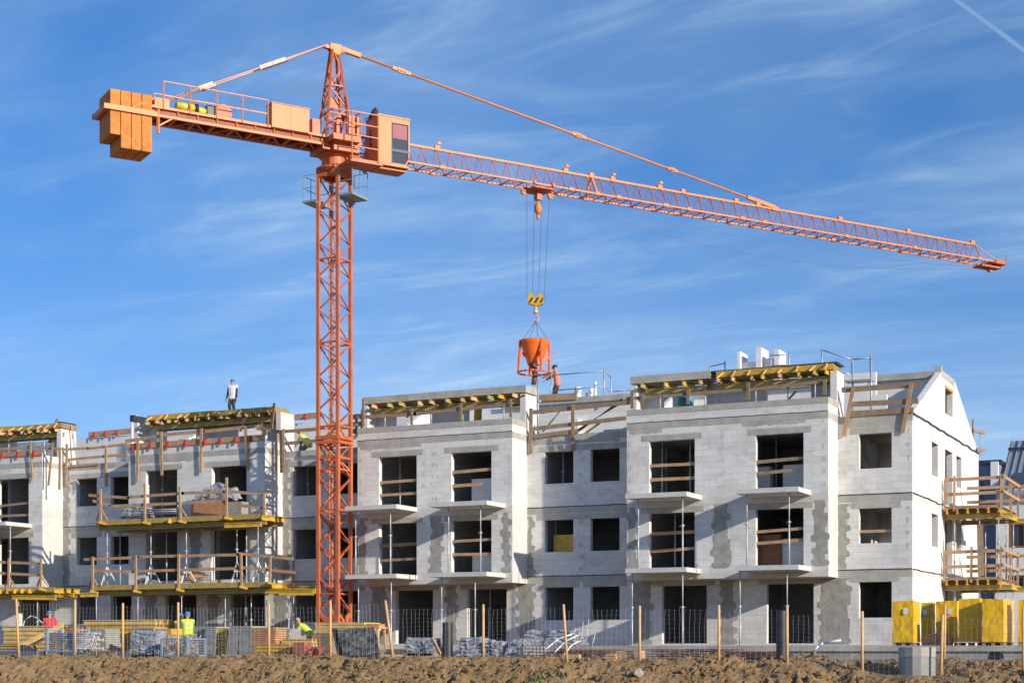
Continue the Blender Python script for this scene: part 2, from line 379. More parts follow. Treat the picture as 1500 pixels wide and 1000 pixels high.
def ground_sheet():
    xs = [-6000, -2500, -1000, -400, -200, -120, -90, -75, -66]+[-60+i for i in range(8)]+[-52+i*.07 for i in range(int(50/.07))]+[-1.5, 0, 2, 4, 8, 15, 30, 60, 120, 300, 900, 2500, 6000]
    ys = [-3000, -800, -200, -60, -20, 0, 10, 20, 28, 33, 36, 38, 39.5]+[40.5+i*.07 for i in range(int(8.6/.07))]+[49.3+i*.3 for i in range(8)]+[52, 53, 54, 56, 58, 60, 62, 70, 80, 100, 140, 220, 400, 900, 2500, 6000]
    vs = [(x, y, ground(x, y)) for y in ys for x in xs]; n = len(xs)
    fs = [(j*n+i, j*n+i+1, (j+1)*n+i+1, (j+1)*n+i) for j in range(len(ys)-1) for i in range(n-1)]
    mb = MB(); mb.add(vs, fs, False); mb.s = [False]*len(fs)
    o = mb.build('ground', 'soil', recalc=False, origin=(0, 0, 0)); o['kind'] = 'structure'
ground_sheet()
def chunk(mb, c, r, rr):
    """an irregular lump"""
    n, m = 6, 4; vs = []
    ax = V((rr.uniform(.7, 1.3), rr.uniform(.7, 1.3), rr.uniform(.5, .95))); a0 = rr.uniform(0, 6)
    for j in range(m+1):
        t = pi*j/m
        for i in range(n):
            a = 2*pi*i/n+a0; k = r*(1 if j in (0, m) else rr.uniform(.72, 1.2))
            vs.append(V(c)+V((ax.x*k*sin(t)*cos(a), ax.y*k*sin(t)*sin(a), ax.z*k*cos(t))))
    mb.add(vs, [(j*n+i, (j+1)*n+i, (j+1)*n+(i+1) % n, j*n+(i+1) % n) for j in range(m) for i in range(n)])
def clods():
    rr = random.Random(5); mb = MB(); k = 0
    while k < 11000:
        x = rr.uniform(-50, -3.5); y = rr.uniform(41.5, 49.6)
        if noise.noise(V((x*.45, y*.6, 5))) < -.15 and rr.random() < .8: continue
        r = .016+.075*rr.random()**3.8
        if rr.random() < .012: r *= 2.0
        chunk(mb, (x, y, ground(x, y)+r*.25), r, rr); k += 1
    o = mb.build('soil_clods', 'soil', recalc=False, origin=(0, 0, 0)); tag(o, 'loose clods of yellow brown clay on the dug bank', 'soil', kind='stuff')
clods()
def weeds():
    rr = random.Random(9); mb = MB()
    for px, py, n in ((789, 986, 45), (782, 991, 25), (1010, 996, 15)):
        c = P(px, py, 45.3)
        for i in range(n):
            x = c.x+rr.gauss(0, .16); y = 45.3+rr.gauss(0, .25); z = ground(x, y)
            a = rr.uniform(0, 6.3); l = rr.uniform(.06, .16); d = V((cos(a), sin(a), 0)); e = d.orthogonal()*.02
            b = V((x, y, z)); mb.add([b-e, b+e, b+d*l*.6+UZ*l*.8+e*.6, b+d*l*.6+UZ*l*.8-e*.6], [(0, 1, 2, 3)])
    o = mb.build('weeds', 'grass', recalc=False); tag(o, 'small tufts of green weeds growing on the clay bank', 'weeds', kind='stuff')
weeds()
for px, py, r, lb in ((936, 984, .20, 'pale rounded field stone lying on the clay bank below the timber offcuts'), (921, 986, .15, 'darker broken stone beside the pale rounded stone on the bank'), (1132, 988, .10, 'small ochre stone low on the clay bank below the tall black roll')):
    c = P(px, py, 45.6); mb = MB(); chunk(mb, (c.x, 45.6, ground(c.x, 45.6)+r*.3), r, random.Random(int(px)))
    tag(mb.build('stone', 'stone'), lb, 'stone')
# ------------------------------------------------------------ the building shell
YB, YR, XG, YBACK = 60.64, 62.09, -13.06, 76.4
XL = -67.0
BAY = {3: (-24.1, -15.92), 2: (-36.65, -29.2), 1: (-49.1, -41.5), 0: (-62.0, -54.3)}
OPEN = {3: [(-23.15, -21.24), (-18.76, -16.87)], 2: [(-35.58, -33.72), (-32.05, -30.16)],
        1: [(-48.1, -46.3), (-44.37, -42.46)], 0: [(-61.0, -59.1), (-57.1, -55.15)]}
WINS = [(-54+.55, -52.2), (-51.36, -50.1), (-40.92, -39.62), (-38.75, -37.45), (-28.38, -27.07), (-26.3, -25.0), (-15.1, -13.84)]
bld = thing('apartment_building', 'long unfinished apartment building of pale aerated blocks with projecting bays and empty openings', 'building', (-35, 62, GS))
TOPS = {1: 5.33, 2: 8.2}; SILL = {1: 3.08, 2: 5.95}
# long front wall
holes = []
for b, (x0, x1) in BAY.items():
    holes += [rect(x0+.25, x1-.25, 3.06, 5.6), rect(x0+.25, x1-.25, 5.9, 8.6)]
    for a, c in OPEN[b]: holes.append(rect(a, c, .17, 2.5))
for a, c in WINS:
    for z0, z1 in ((6.86, 8.2), (4.0, 5.34), (1.15, 2.52)): holes.append(rect(a, c, z0, z1))
MB().panel((0, YR, 0), UX, -UY, rect(XL, XG, GS-.6, 8.62), holes, .25).build('wall', 'block', bld)
# gable end
def gy(px): return PG(px, 700, XG).y
gw = [(1365, 1374), (1384, 1395), (1401, 1408)]
ghole = [rect(gy(1384.5), gy(1395.5), 9.72, 10.88)]
for k, (z0, z1) in enumerate(((6.9, 8.22), (4.05, 5.36))):
    ghole.append(rect(65.76, 67.0, z0, z1)); ghole.append(rect(68.5, 70.1, z0-.95, z1)); ghole.append(rect(71.0, 72.15, z0, z1))
ghole += [rect(68.6, 70.2, .17, 2.5), rect(71.0, 72.15, 1.15, 2.5)]
MB().panel((XG, 0, 0), UY, UX, [(YR+.25, GS-.6), (YBACK, GS-.6), (YBACK, 8.9), (70.6, 11.38), (67.9, 11.38), (YR+.25, 8.98)], ghole, .25).build('gable_wall', 'gable', bld)
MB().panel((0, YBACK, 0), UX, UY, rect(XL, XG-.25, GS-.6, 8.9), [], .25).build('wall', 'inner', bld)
# bays
for b, (x0, x1) in BAY.items():
    mb = MB(); hs = [rect(a, c, SILL[f], TOPS[f]) for f in (1, 2) for a, c in OPEN[b]]
    mb.panel((0, YB, 0), UX, -UY, rect(x0, x1, 2.95, 9.27), hs, .25)
    mb.box(x0, x0+.25, YB+.25, YR, 2.95, 9.27); mb.box(x1-.25, x1, YB+.25, YR, 2.95, 9.27)
    mb.build('bay_wall', 'block', bld)
    MB().box(x0-.006, x1+.006, YB-.006, YR-.002, 2.70, 2.95).build('floor_slab', 'smooth_concrete' if b > 1 else 'concrete', bld)
    MB().box(x0-.006, x1+.006, YB-.006, YR-.002, 5.62, 5.90).build('floor_slab', 'smooth_concrete', bld)
    MB().box(x0-.008, x1+.008, YB-.008, YR-.002, 8.70, 8.95).build('ring_beam', 'concrete', bld)
    if b > 1:
        mb = MB(); mb.box(x0-.012, x1+.012, YB-.012, YB+.26, 9.27, 9.5); mb.box(x0-.012, x0+.25, YB+.26, YR, 9.27, 9.5); mb.box(x1-.25, x1+.012, YB+.26, YR, 9.27, 9.5)
        mb.build('coping_beam', 'concrete', bld)
    # smooth poured side cheeks on the first floor
    MB().box(x1, x1+.005, YB-.003, YR-.01, 2.951, 5.619).build('column', 'smooth_concrete', bld)
# floors and inner walls
for z0, z1 in ((-.1, .14), (2.8, 3.04), (5.62, 5.88), (8.5, 8.74)):
    MB().box(XL, XG-.25, YR+.25, YBACK-.25, z0, z1).build('floor_slab', 'concrete', bld)
for z0, z1 in ((.14, 2.8), (3.04, 5.62), (5.88, 8.5)):
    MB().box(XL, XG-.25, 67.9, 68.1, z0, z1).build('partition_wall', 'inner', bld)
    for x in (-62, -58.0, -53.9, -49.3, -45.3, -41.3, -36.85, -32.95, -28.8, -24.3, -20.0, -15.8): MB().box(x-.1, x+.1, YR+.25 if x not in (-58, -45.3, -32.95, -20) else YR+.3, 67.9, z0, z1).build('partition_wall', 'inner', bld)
MB().box(XL, XG, YR-.006, YR+.25, 8.62, 8.9).build('ring_beam', 'concrete', bld)
edges = [XL]+[v for b in (0, 1, 2, 3) for v in BAY[b]]+[XG]
mem = MB()
for x0, x1 in zip(edges[::2], edges[1::2]):
    for z in (2.72, 5.60): MB().box(x0, x1+.004*(x1 == XG), YR-.005, YR+.02, z, z+.27).build('floor_band', 'concrete', bld)
    for z in (3.0, 5.885):
        n = int((x1-x0)/.25); pts = [V((x0+(x1-x0)*i/n, YR-.012-.012*R.random(), z+.018*noise.noise(V((x0+i*.3, z, 0))))) for i in range(n+1)]
        MB().path(pts, .016, 5).build('sealing_strip', 'membrane', bld)
MB().box(XG, XG+.005, YR-.004, YBACK, 5.60, 5.87).build('floor_band', 'smooth_concrete', bld)
MB().box(XG, XG+.005, YR-.004, YBACK, 2.72, 2.99).build('floor_band', 'smooth_concrete', bld)
for z, r in ((8.9, .038), (5.885, .026), (3.0, .022)):
    pts = [V((XG+.02+.02*R.random(), YR+.05+14.2*i/60, z+.05*noise.noise(V((i*.22, z, 0)))-.02)) for i in range(61)]
    MB().path(pts, r, 5).build('sealing_strip', 'membrane', bld)
for b in (2, 3):
    x0, x1 = BAY[b]
    for z in (8.965,): MB().path([V((x0+(x1-x0)*i/40, YB-.012, z+.012*noise.noise(V((x0+i*.3, z, 0))))) for i in range(41)], .013, 5).build('sealing_strip', 'membrane', bld)
MB().box(-37, XG+.04, YR-.06, YR-.006, GS-.6, .12).box(XG+.006, XG+.06, YR-.06, YBACK, GS-.6, .12).build('plinth', 'smooth_concrete', bld)
# lintels
def lintel(a, c, z, y, mat='concrete'):
    MB().box(a-.30-.08*R.random(), c+.28+.1*R.random(), y-.008, y+.1, z, z+.235).build('lintel', mat, bld)
for b in BAY:
    for a, c in OPEN[b]:
        lintel(a, c, 8.2, YB); lintel(a, c, 5.33, YB); lintel(a, c, 2.5, YR)
for a, c in WINS:
    lintel(a, c, 8.2, YR); lintel(a, c, 5.34, YR); lintel(a, c, 2.52, YR)
for z in (8.22, 5.36):
    for a, c in ((65.76, 67.0), (68.5, 70.1), (71.0, 72.15)): MB().box(XG-.1, XG+.006, a-.2, c+.2, z, z+.24).build('lintel', 'smooth_concrete', bld)
# poured columns with ragged, toothed edges
def ragged(a0, a1, z0, z1, y, mat='mortar', side=None):
    def edge(a, sgn):
        pts = []; z = z0; k = 0
        while z < z1-.02:
            h = .22+.06*R.random(); d = sgn*(R.uniform(-.02, .05) if (k+(R.random() < .15)) % 2 else R.uniform(.05, .19))+R.uniform(-.02, .02)
            for q in range(4): pts.append((a+d+R.uniform(-.022, .022), min(z1, z+h*q/4+R.uniform(0, .02))))
            z += h; k += 1
        return pts
    l = edge(a0, -1); r = edge(a1, 1)
    out = [(a0, z0)]+l[1:-1]+[(a0, z1), (a1, z1)]+list(reversed(r[1:-1]))+[(a1, z0)]
    MB().panel((0, y-.0095, 0), UX, -UY, out, [], .02).build('column', mat, bld)
for a, b, z0, z1, y in (
    (-20.42, -19.92, 3.1, 5.6, YB), (-24.0, -23.75, 3.1, 5.6, YB), (-16.4, -16.05, 3.1, 5.6, YB),
    (-24.35, -23.65, .1, 2.68, YR), (-20.6, -20.15, .1, 2.68, YR), (-16.55, -15.55, .1, 2.7, YR),
    (-33.0, -32.55, 3.1, 5.6, YB), (-36.55, -36.3, 3.1, 5.6, YB), (-29.55, -29.35, 3.1, 5.6, YB),
    (-36.75, -36.1, .1, 2.68, YR), (-33.0, -32.6, .1, 2.68, YR), (-29.55, -28.95, .1, 2.7, YR),
    (-29.15, -28.98, 3.05, 5.55, YR), (-15.86, -15.6, 3.05, 5.55, YR), (-24.4, -24.15, 3.05, 5.55, YR), 
    (-45.6, -45.1, .1, 2.68, YR), (-41.9, -41.3, .1, 2.68, YR), (-49.3, -48.7, .1, 2.68, YR), (-45.5, -45.05, 3.1, 5.6, YB),
    (-41.45, -41.2, 3.05, 8.55, YR), (-54.25, -53.95, 3.05, 8.55, YR)):
    ragged(a, b, z0, z1, y)
# plastered patches under the ring beams
for a, b, z0, z1, y in ((-24.0, -22.6, 8.52, 8.69, YB), (-36.5, -33.5, 8.55, 8.69, YB), (-19.3, -16.8, 8.56, 8.69, YB), (-28.9, -25.0, 8.5, 8.61, YR), (-15.7, -13.3, 8.45, 8.61, YR), (-48.9, -45.2, 8.55, 8.69, YB)):
    n = 26; out = [(a, z1)]+[(a+(b-a)*i/n, z0+.1*noise.noise(V((a+i*.5, 2, 0)))) for i in range(n+1)]+[(b, z1)]
    MB().panel((0, y-.004, 0), UX, -UY, out, [], .02).build('mortar_smear', 'concrete', bld)
# open perpend slots of the blocks
def slots(xc, z0, z1, y, n=4, step=.48, w=.014):
    z = z0
    while z < z1:
        mb = MB()
        for i in range(n):
            if R.random() < .12: continue
            x = xc+(i-(n-1)/2)*.075; mb.box(x-w/2, x+w/2, y-.0015, y+.02, z+R.uniform(0, .03), z+.2+R.uniform(-.06, .02))
        z += step
        if mb.v and R.random() < .9: mb.build('block_joint', 'membrane' if w > .013 else 'mortar', bld)
slots(-32.85, 6.2, 8.6, YB); slots(-20.15, 6.2, 8.6, YB, w=.012); slots(-45.3, 6.2, 8.6, YB, w=.012); slots(-26.7, 3.2, 5.5, YR, 4); slots(-26.72, 6.1, 8.4, YR, 3, .96)
for xc, y, z0, z1 in ((-36.5, YB, 6.1, 8.6), (-16.08, YB, 6.1, 8.6), (-24.0, YB, 6.1, 8.6), (-13.25, YR, 3.3, 8.4), (-48.95, YB, 6.1, 8.6), (-33.95+.55, YB, 6.3, 8.5)):
    slots(xc, z0, z1, y, 2, .48)
# balcony slabs
bal = []
for b, xs in ((3, ((-23.47, -20.95), (-19.0, -16.57))), (2, ((-36.2, -33.7), (-32.2, -29.5))), (0, ((-57.6, -54.95),))):
    for a, c in xs:
        for zt in (3.08, 5.97):
            if b == 0 and zt < 4: continue
            MB().box(a, c, 58.87, YB-.01, zt-.18, zt).build('balcony_slab', 'smooth_concrete', bld)
# attic storey
MB().box(XL, XG-.25, 67.9, 68.1, 8.74, 11.1).build('attic_wall', 'gable', bld)
MB().box(XL+20, XG-.25, 70.35, 70.55, 8.74, 11.1).build('attic_wall', 'gable', bld)
for x in (-24.45, -36.95, -49.45):
    MB().panel((x+.1, 0, 0), UY, UX, [(YR+1.2, 8.74), (67.89, 8.74), (67.89, 11.1), (67.2, 11.1), (YR+1.2, 9.2)], [], .2).build('party_wall', 'gable', bld)
MB().box(-33.2, XG+.001, 67.7, 70.6, 11.1, 11.36).build('ridge_slab', 'concrete', bld)
MB().box(XG-.34, XG-.05, 67.9, 68.2, 11.36, 11.58).build('ridge_block', 'concrete', bld)
CAN = {3: (937, 1035, 1122, 970, 1188), 2: (548, 630, 684, 577, 768), 1: (215, 287, 345, 240, 384), 0: (-80, -30, 20, -60, 74)}
for b, (x0, x1) in BAY.items():
    l0, m0, m1, l1, r0 = CAN[b]; dw = lambda *a: MB().box(*a).build('dormer_wall', 'block', bld)
    xa = XP(l0, 62.95)
    dw(x1-.26, x1-.002, 61.95, 63.05, 8.95, 10.7)
    dw(xa, xa+.25, 61.95, 62.8, 8.95, 10.7)
    dw(xa, XP(l1, 62.8), 62.8, 63.05, 8.95, 10.7); dw(XP(m0, 62.8), XP(m1, 62.8), 62.8, 63.05, 8.95, 10.7)
    dw(XP(r0, 62.8), x1-.262, 62.8, 63.05, 8.95, 10.7)
    xe = {3: XP(1040, 61.93), 2: x1, 1: None, 0: None}[b]
    if xe: MB().box(xa-.02, xe+.01, 61.93, 63.07, 10.76, 11.06).build('dormer_slab', 'concrete', bld)
    if b == 1: MB().box(xa-.22, xa-.02, 61.96, 63.04, 10.78, 11.08).build('dormer_edge', 'membrane', bld)
    if b in (0, 3): MB().box((xe or x1-.3)+.02, x1+.01, 61.96, 63.04, 10.98 if b == 3 else 10.72, 11.04).build('dormer_edge', 'membrane', bld)
for b, pxs, z in ((2, range(556, 772, 24), 11.06), (3, range(944, 1036, 18), 11.06)):
    for px in pxs:
        x = XP(px+R.uniform(-4, 4), 62.5); MB().tube((x, 62.5, z), (x+R.uniform(-.02, .02), 62.5, z+R.uniform(.3, .55)), .009, 5).build('starter_bar', 'galv', bld)
# inner knee walls seen over the terraces
for x0, x1 in ((-29.1, -24.6), (-41.3, -37.1), (-15.7, -13.4), (-54.1, -49.6)): MB().box(x0+.3, x1-1.4, 65.5, 65.65, 8.74, 10.2).build('partition_wall', 'white_block', bld)
# ------------------------------------------------------------ tower crane
TX = P(490, 500, 59.5); TC = V((TX.x, 59.5, 0)); TLAT = (TC.dot(rt)); TDEP = TC.dot(fw)
JA = radians(30.5)
J = rt*cos(JA)+fw*sin(JA); K = rt*sin(JA)-fw*cos(JA)
def C(s, k, z): return TC+J*s+K*k+V((0, 0, z))
def cs(px, k=0):     # distance along the jib of a picture column, in the plane k
    r = (px-CXP)/FPX; la, de = TLAT+sin(JA)*k, TDEP-cos(JA)*k
    return (r*de-la)/(cos(JA)-r*sin(JA))
def cz(px, py, k=0):
    s = cs(px, k); return (CYP-py)/FPX*(TDEP-cos(JA)*k+s*sin(JA))
crane = thing('tower_crane', 'tall orange tower crane with lattice mast and long jib standing between the bays', 'crane', (TC.x, TC.y, GS))
a0 = radians(18); RM = .70
CO = [TC+(rt*cos(a0+i*pi/2)+fw*sin(a0+i*pi/2))*RM for i in range(4)]
def at(p, z): return V((p.x, p.y, z))
ZT = 20.5
mb = MB()
for p in CO:
    q = (p-TC).normalized(); mb.obox(at(p, (ZT+GS)/2), q.cross(UZ).normalized()*.7071+q*.7071, q*.7071-q.cross(UZ).normalized()*.7071, UZ, .072, .072, (ZT-GS)/2)
mast = mb.build('mast', 'orange', crane)
mb = MB(); ph = .715; zn = ZT-.25; 
levels = []
z = ZT-.35; k = 0
while z > -.1: levels.append(z); z -= ph
for f in range(4):
    p, q = CO[f], CO[(f+1) % 4]
    for i in range(len(levels)-1):
        a, b = (p, q) if (i+f) % 2 == 0 else (q, p)
        mb.bar(at(a, levels[i]), at(b, levels[i+1]), .05)
    for i in range(0, len(levels), 5):
        mb.bar(at(p, levels[i]+.02), at(q, levels[i]+.02), .07)
mb.build('brace', 'orange', crane)
def ring(z, w, e):
    for f in range(4):
        p, q = CO[f]+(CO[f]-TC)*e, CO[(f+1) % 4]+(CO[(f+1) % 4]-TC)*e; mb.bar(at(p, z), at(q, z), w, w*1.3)
mb = MB(); ring(8.95, .12, .12); ring(8.75, .10, .12); ring(8.1, .07, 0)
mb.bar(at(CO[0], 8.85), at(CO[2], 8.75), .09); mb.bar(at(CO[1], 8.85), at(CO[3], 8.75), .09); ring(7.6, .06, 0); mb.bar(at(CO[0], 7.6), at(CO[2], 8.85), .06)
mb.build('collar', 'orange', crane)
mb = MB(); ring(1.0, .16, 0)
for f in range(4):
    p, q = CO[f], CO[(f+1) % 4]; m = (p+q)/2; mb.bar(at(p, 1.5), at(m, 1.0), .12); mb.bar(at(q, 1.5), at(m, 1.0), .12)
mb.build('base_frame', 'orange', crane)
mb = MB(); lc = TC+(CO[1]-TC)*.45; u = (CO[0]-CO[1]).normalized()
for s in (-.17, .17): mb.tube(at(lc+u*s, .3), at(lc+u*s, ZT-.4), .014, 5)
for i in range(62): mb.tube(at(lc-u*.17, .5+i*.32), at(lc+u*.17, .5+i*.32), .012, 4)
mb.build('ladder', 'pale_orange', crane)
# grey platforms at the top of the mast
def platform(nl, nd_, out, wid, zf, off, slide=0):
    n = (rt*nl+fw*nd_).normalized(); t = n.cross(UZ).normalized()
    c = TC+n*(RM*.7071+out/2+off)+t*slide
    plat = MB().obox(at(c, zf), n, t, UZ, out/2, wid/2, .045).obox(at(c-n*out/2, zf-.09), n, t, UZ, .05, wid/2, .05).build('platform', 'paint_grey', crane)
    mb = MB(); cs_ = [c+n*(out/2-.02)*i+t*(wid/2-.02)*j for i, j in ((-1, -1), (1, -1), (1, 0), (1, 1), (-1, 1))]
    for p in cs_: mb.bar(at(p, zf), at(p, zf+1.12), .026)
    for a, b in zip(cs_, cs_[1:]):
        for h in (.58, 1.12): mb.bar(at(a, zf+h), at(b, zf+h), .024)
    mb.build('handrail', 'paint_grey', plat)
platform(.891, -.454, .72, 1.25, 19.2, .06, -.05)
platform(-.891, .454, .70, 1.2, 19.1, .04, 0)
# slewing ring
MB().lathe(at(TC, 20.3), [(.0, 0), (.62, 0), (.75, .12), (.75, .2), (.55, .24), (.55, .62), (.68, .66), (.68, .8), (0, .8)], 24, False).build('slewing_ring', 'orange', crane)
mb = MB()
for f in range(4): mb.bar(at(CO[f], ZT-.3), at(TC+(CO[f]-TC)*.75, 20.42), .16)
mb.bar(at(CO[0], 20.22), at(CO[1], 20.22), .14, .26); mb.bar(at(CO[1], 20.22), at(CO[2], 20.22), .14, .26); mb.bar(at(CO[2], 20.22), at(CO[3], 20.22), .14, .26); mb.bar(at(CO[3], 20.22), at(CO[0], 20.22), .14, .26)
mb.build('ring_support', 'orange', crane)
MB().obox(C(0, 0, 21.25), J, K, UZ, .85, .7, .16).obox(C(.1, .75, 21.3), J, K, UZ, .55, .2, .25).build('turntable', 'orange', crane)
# tower head
ZH0, ZH1 = 21.4, 25.62
mb = MB(); hb = [C(i*.62, j*.5, ZH0) for i, j in ((-1, -1), (1, -1), (1, 1), (-1, 1))]; ht = [C(i*.13+.0, j*.11, ZH1) for i, j in ((-1, -1), (1, -1), (1, 1), (-1, 1))]
for a, b in zip(hb, ht): mb.bar(a, b, .105)
nl = 5
for f in range(4):
    g = (f+1) % 4
    for i in range(nl):
        t0 = 1-(1-i/nl)**1.05; t1 = 1-(1-(i+1)/nl)**1.05; t0, t1 = i/nl, (i+1)/nl
        p, q = hb[f].lerp(ht[f], t0), hb[g].lerp(ht[g], t1)
        if (i+f) % 2: p, q = hb[g].lerp(ht[g], t0), hb[f].lerp(ht[f], t1)
        mb.bar(p, q, .05)
    for t in (.33, .62): mb.bar(hb[f].lerp(ht[f], t), hb[g].lerp(ht[g], t), .06)
mb.bar(C(.62, .5, ZH0), C(.35, .42, 23.6), .09)
mb.build('tower_head', 'orange', crane)
mb = MB(); mb.obox(C(0, 0, ZH1+.08), J, K, UZ, .26, .16, .13); mb.obox(C(.32, 0, ZH1+.06), J, K, UZ, .14, .06, .12); mb.obox(C(-.32, 0, ZH1+.06), J, K, UZ, .14, .10, .07)
mb.tube(C(.05, -.2, ZH1-.05), C(.05, .2, ZH1-.05), .2, 14)
mb.build('head_plate', 'orange_panel', crane)
MB().tube(C(-.1, -.06, 23.3), C(-.1, .08, 23.3), .26, 14).build('pulley', 'orange', crane); MB().tube(C(.25, -.06, 22.7), C(.25, .08, 22.7), .2, 12).build('pulley', 'orange', crane)
# electric box and rails on the near side of the head
mb = MB(); mb.obox(C(-.02, .95, 21.5), J, K, UZ, .62, .38, .12); mb.obox(C(.3, .95, 22.15), J, K, UZ, .14, .16, .42); mb.obox(C(.68, .9, 21.95), J, K, UZ, .1, .12, .6); mb.obox(C(-.3, .9, 21.95), J, K, UZ, .1, .2, .24)
mb.build('service_box', 'orange', crane)
mb = MB()
for a, b in (((-.65, 1.3), (.6, 1.3)), ((-.65, .7), (-.65, 1.3)), ((.6, .7), (.6, 1.3))):
    for h in (.62, 1.15): mb.bar(C(a[0], a[1], 21.5+h), C(b[0], b[1], 21.5+h), .035)
for a in ((-.65, 1.3), (.6, 1.3), (0, 1.3), (-.65, .7), (.6, .7)): mb.bar(C(a[0], a[1], 21.5), C(a[0], a[1], 22.68), .04)
mb.build('handrail', 'orange', crane)
# jib: triangular lattice
SJ0, SJ1 = .55, cs(1452); ZB = cz(1040, 313.5, 0); ZBt = ZB+.93; HW = .5
ZB = 21.2; ZBt = 22.12
npan = 52; mb = MB(); dp_ = (SJ1-1.3-SJ0)/npan
jt = SJ1-1.3
for k in (-HW, HW): mb.bar(C(SJ0, k, ZB), C(SJ1, k, ZB-.02), .072)
mb.bar(C(SJ0, 0, ZBt), C(jt, 0, ZBt-.03), .095)
jib = mb.build('jib', 'orange_panel', crane)
mb = MB()
for i in range(npan+1):
    s = SJ0+i*dp_
    for k in (-HW, HW):
        mb.bar(C(s, k, ZB), C(s, 0, ZBt), .026)
        if i < npan: mb.bar(C(s, 0, ZBt), C(s+dp_, k, ZB), .026)
    mb.bar(C(s, -HW, ZB), C(s, HW, ZB), .04)
    if i < npan: mb.bar(C(s, -HW if i % 2 else HW, ZB), C(s+dp_, HW if i % 2 else -HW, ZB), .036)
for k in (-HW, HW): mb.bar(C(jt, 0, ZBt), C(SJ1, k, ZB), .05)
mb.build('jib_lacing', 'orange', jib)
for px in (640, 828, 897, 966, 1000, 1078, 1110, 1230, 1330, 1424, 866):
    s = cs(px); mb = MB(); mb.obox(C(s, 0, ZBt+.05), J, K, UZ, .12, .07, .11)
    if px in (828, 897, 966, 640): mb.bar(C(s+.05, 0, ZBt), C(s+.05, 0, ZBt+.38), .05); mb.obox(C(s+.1, 0, ZBt+.3), J, K, UZ, .09, .03, .05)
    mb.build('jib_joint', 'orange_panel', jib)
    for k in (-HW, HW): MB().obox(C(s, k, ZB), J, K, UZ, .13, .065, .075).build('jib_joint', 'orange_panel', jib)
mb = MB(); mb.bar(C(cs(866), 0, ZBt), C(cs(866), HW, ZB), .09); mb.bar(C(cs(866), 0, ZBt), C(cs(866), -HW, ZB), .09)
mb.build('jib_frame', 'orange_panel', jib)
mb = MB(); mb.obox(C(SJ1+.15, 0, ZB-.02), J, K, UZ, .4, .6, .1); mb.obox(C(SJ1-.3, 0, ZB-.25), J, K, UZ, .75, .35, .05); mb.bar(C(SJ1+.5, -.6, ZB-.1), C(SJ1+.5, -.6, ZB+.35), .05); mb.bar(C(SJ1+.5, .6, ZB-.1), C(SJ1+.5, .6, ZB+.35), .05)
for s in (-.9, .35):
    for k in (-.35, .35): mb.bar(C(SJ1+s, k, ZB-.28), C(SJ1+s, k, ZB+.02), .05)
mb.tube(C(SJ1-.1, -.1, ZB-.3), C(SJ1-.1, .1, ZB-.3), .18, 12)
mb.build('jib_tip', 'orange', jib)
# tie bars
AP = C(.42, 0, ZH1+.08); TE = C(cs(1135), 0, ZBt+.08)
mb = MB(); mb.tube(AP, TE, .05, 7)
mb.build('tie_bar', 'orange_panel', crane)
mb = MB(); d = (TE-AP).normalized(); up = d.cross(K).normalized()
for px, l in ((588, .5), (848, .42), (985, .30), (1108, .34)):
    s = cs(px); f = (s-.42)/((TE-C(0, 0, 0)).dot(J)-.42); c = AP.lerp(TE, f)
    mb.obox(c-d*l*.55, d, K, up, l*.36, .055, .07); mb.obox(c+d*l*.55, d, K, up, l*.36, .055, .07); mb.obox(c, d, K, up, l*.4, .04, .10)
    for e in (-.3, 0, .3): mb.tube(c+d*l*e-K*.1, c+d*l*e+K*.1, .05, 8)
    mb.build('tie_joint', 'orange_panel', crane); mb = MB()
MB().obox(AP+d*.35, d, K, up, .45, .09, .09).build('tie_joint', 'orange_panel', crane)
mb.obox(TE-d*.9, d, K, up, .9, .07, .085); mb.obox(TE+V((0, 0, -.08)), J, K, UZ, .2, .08, .1)
mb.build('tie_joint', 'orange_panel', crane)
# counter jib
SC = cs(228, .55)
for k in (-.55, .55):
    mb = MB()
    for z in (21.32, 21.66): mb.obox(C((SC-.4)/2, k, z), J, K, UZ, abs(SC-.4)/2, .06, .05)
    for i in range(10): mb.bar(C(SC+.1+(-SC-.6)*i/9, k*.98, 21.36), C(SC+.1+(-SC-.6)*i/9, k*.98, 21.62), .05)
    mb.build('counter_jib_beam', 'orange_panel', crane)
    MB().obox(C((SC-.4)/2, k*.86, 21.49), J, K, UZ, abs(SC-.4)/2, .012, .12).build('beam_web', 'shaded_orange', crane)
mb = MB(); n = 9
for i in range(n):
    s0, s1 = SC+(-SC-.6)*i/n, SC+(-SC-.6)*(i+1)/n
    mb.bar(C(s0, -.55, 21.34), C(s0, .55, 21.34), .10, .16); mb.bar(C(s0, -.55 if i % 2 else .55, 21.30), C(s1, .55 if i % 2 else -.55, 21.30), .07)
mb.obox(C(SC/2-.2, 0, 21.66), J, K, UZ, abs(SC)/2, .5, .012)
mb.build('deck', 'orange', crane)
mb = MB(); ztop = 22.72
for k, s0, s1 in ((.62, SC+.3, -3.3), (-.62, SC+.3, -1.2)):
    for z in (22.15, ztop) if k > 0 else (22.1, 22.6): mb.bar(C(s0, k, z), C(s1, k, z), .035)
    m = 4
    for i in range(m+1): s = s0+(s1-s0)*i/m; mb.bar(C(s, k, 21.6), C(s, k, ztop if k > 0 else 22.6), .045)
mb.build('handrail', 'orange_panel', crane)
mb = MB(); mb.obox(C(-2.3, .38, 22.13), J, K, UZ, .84, .3, .50); mb.box(0, 0, 0, 0, 0, 0) if False else None
mb.obox(C(-2.3, .69, 22.13), J, K, UZ, .008, .006, .50)
mb.obox(C(-2.3, .38, 22.645), J, K, UZ, .87, .33, .015)
mb.build('switch_cabinet', 'orange_panel', crane)
MB().obox(C(-1.05, .3, 21.98), J, K, UZ, .2, .22, .36).build('switch_cabinet', 'orange', crane)
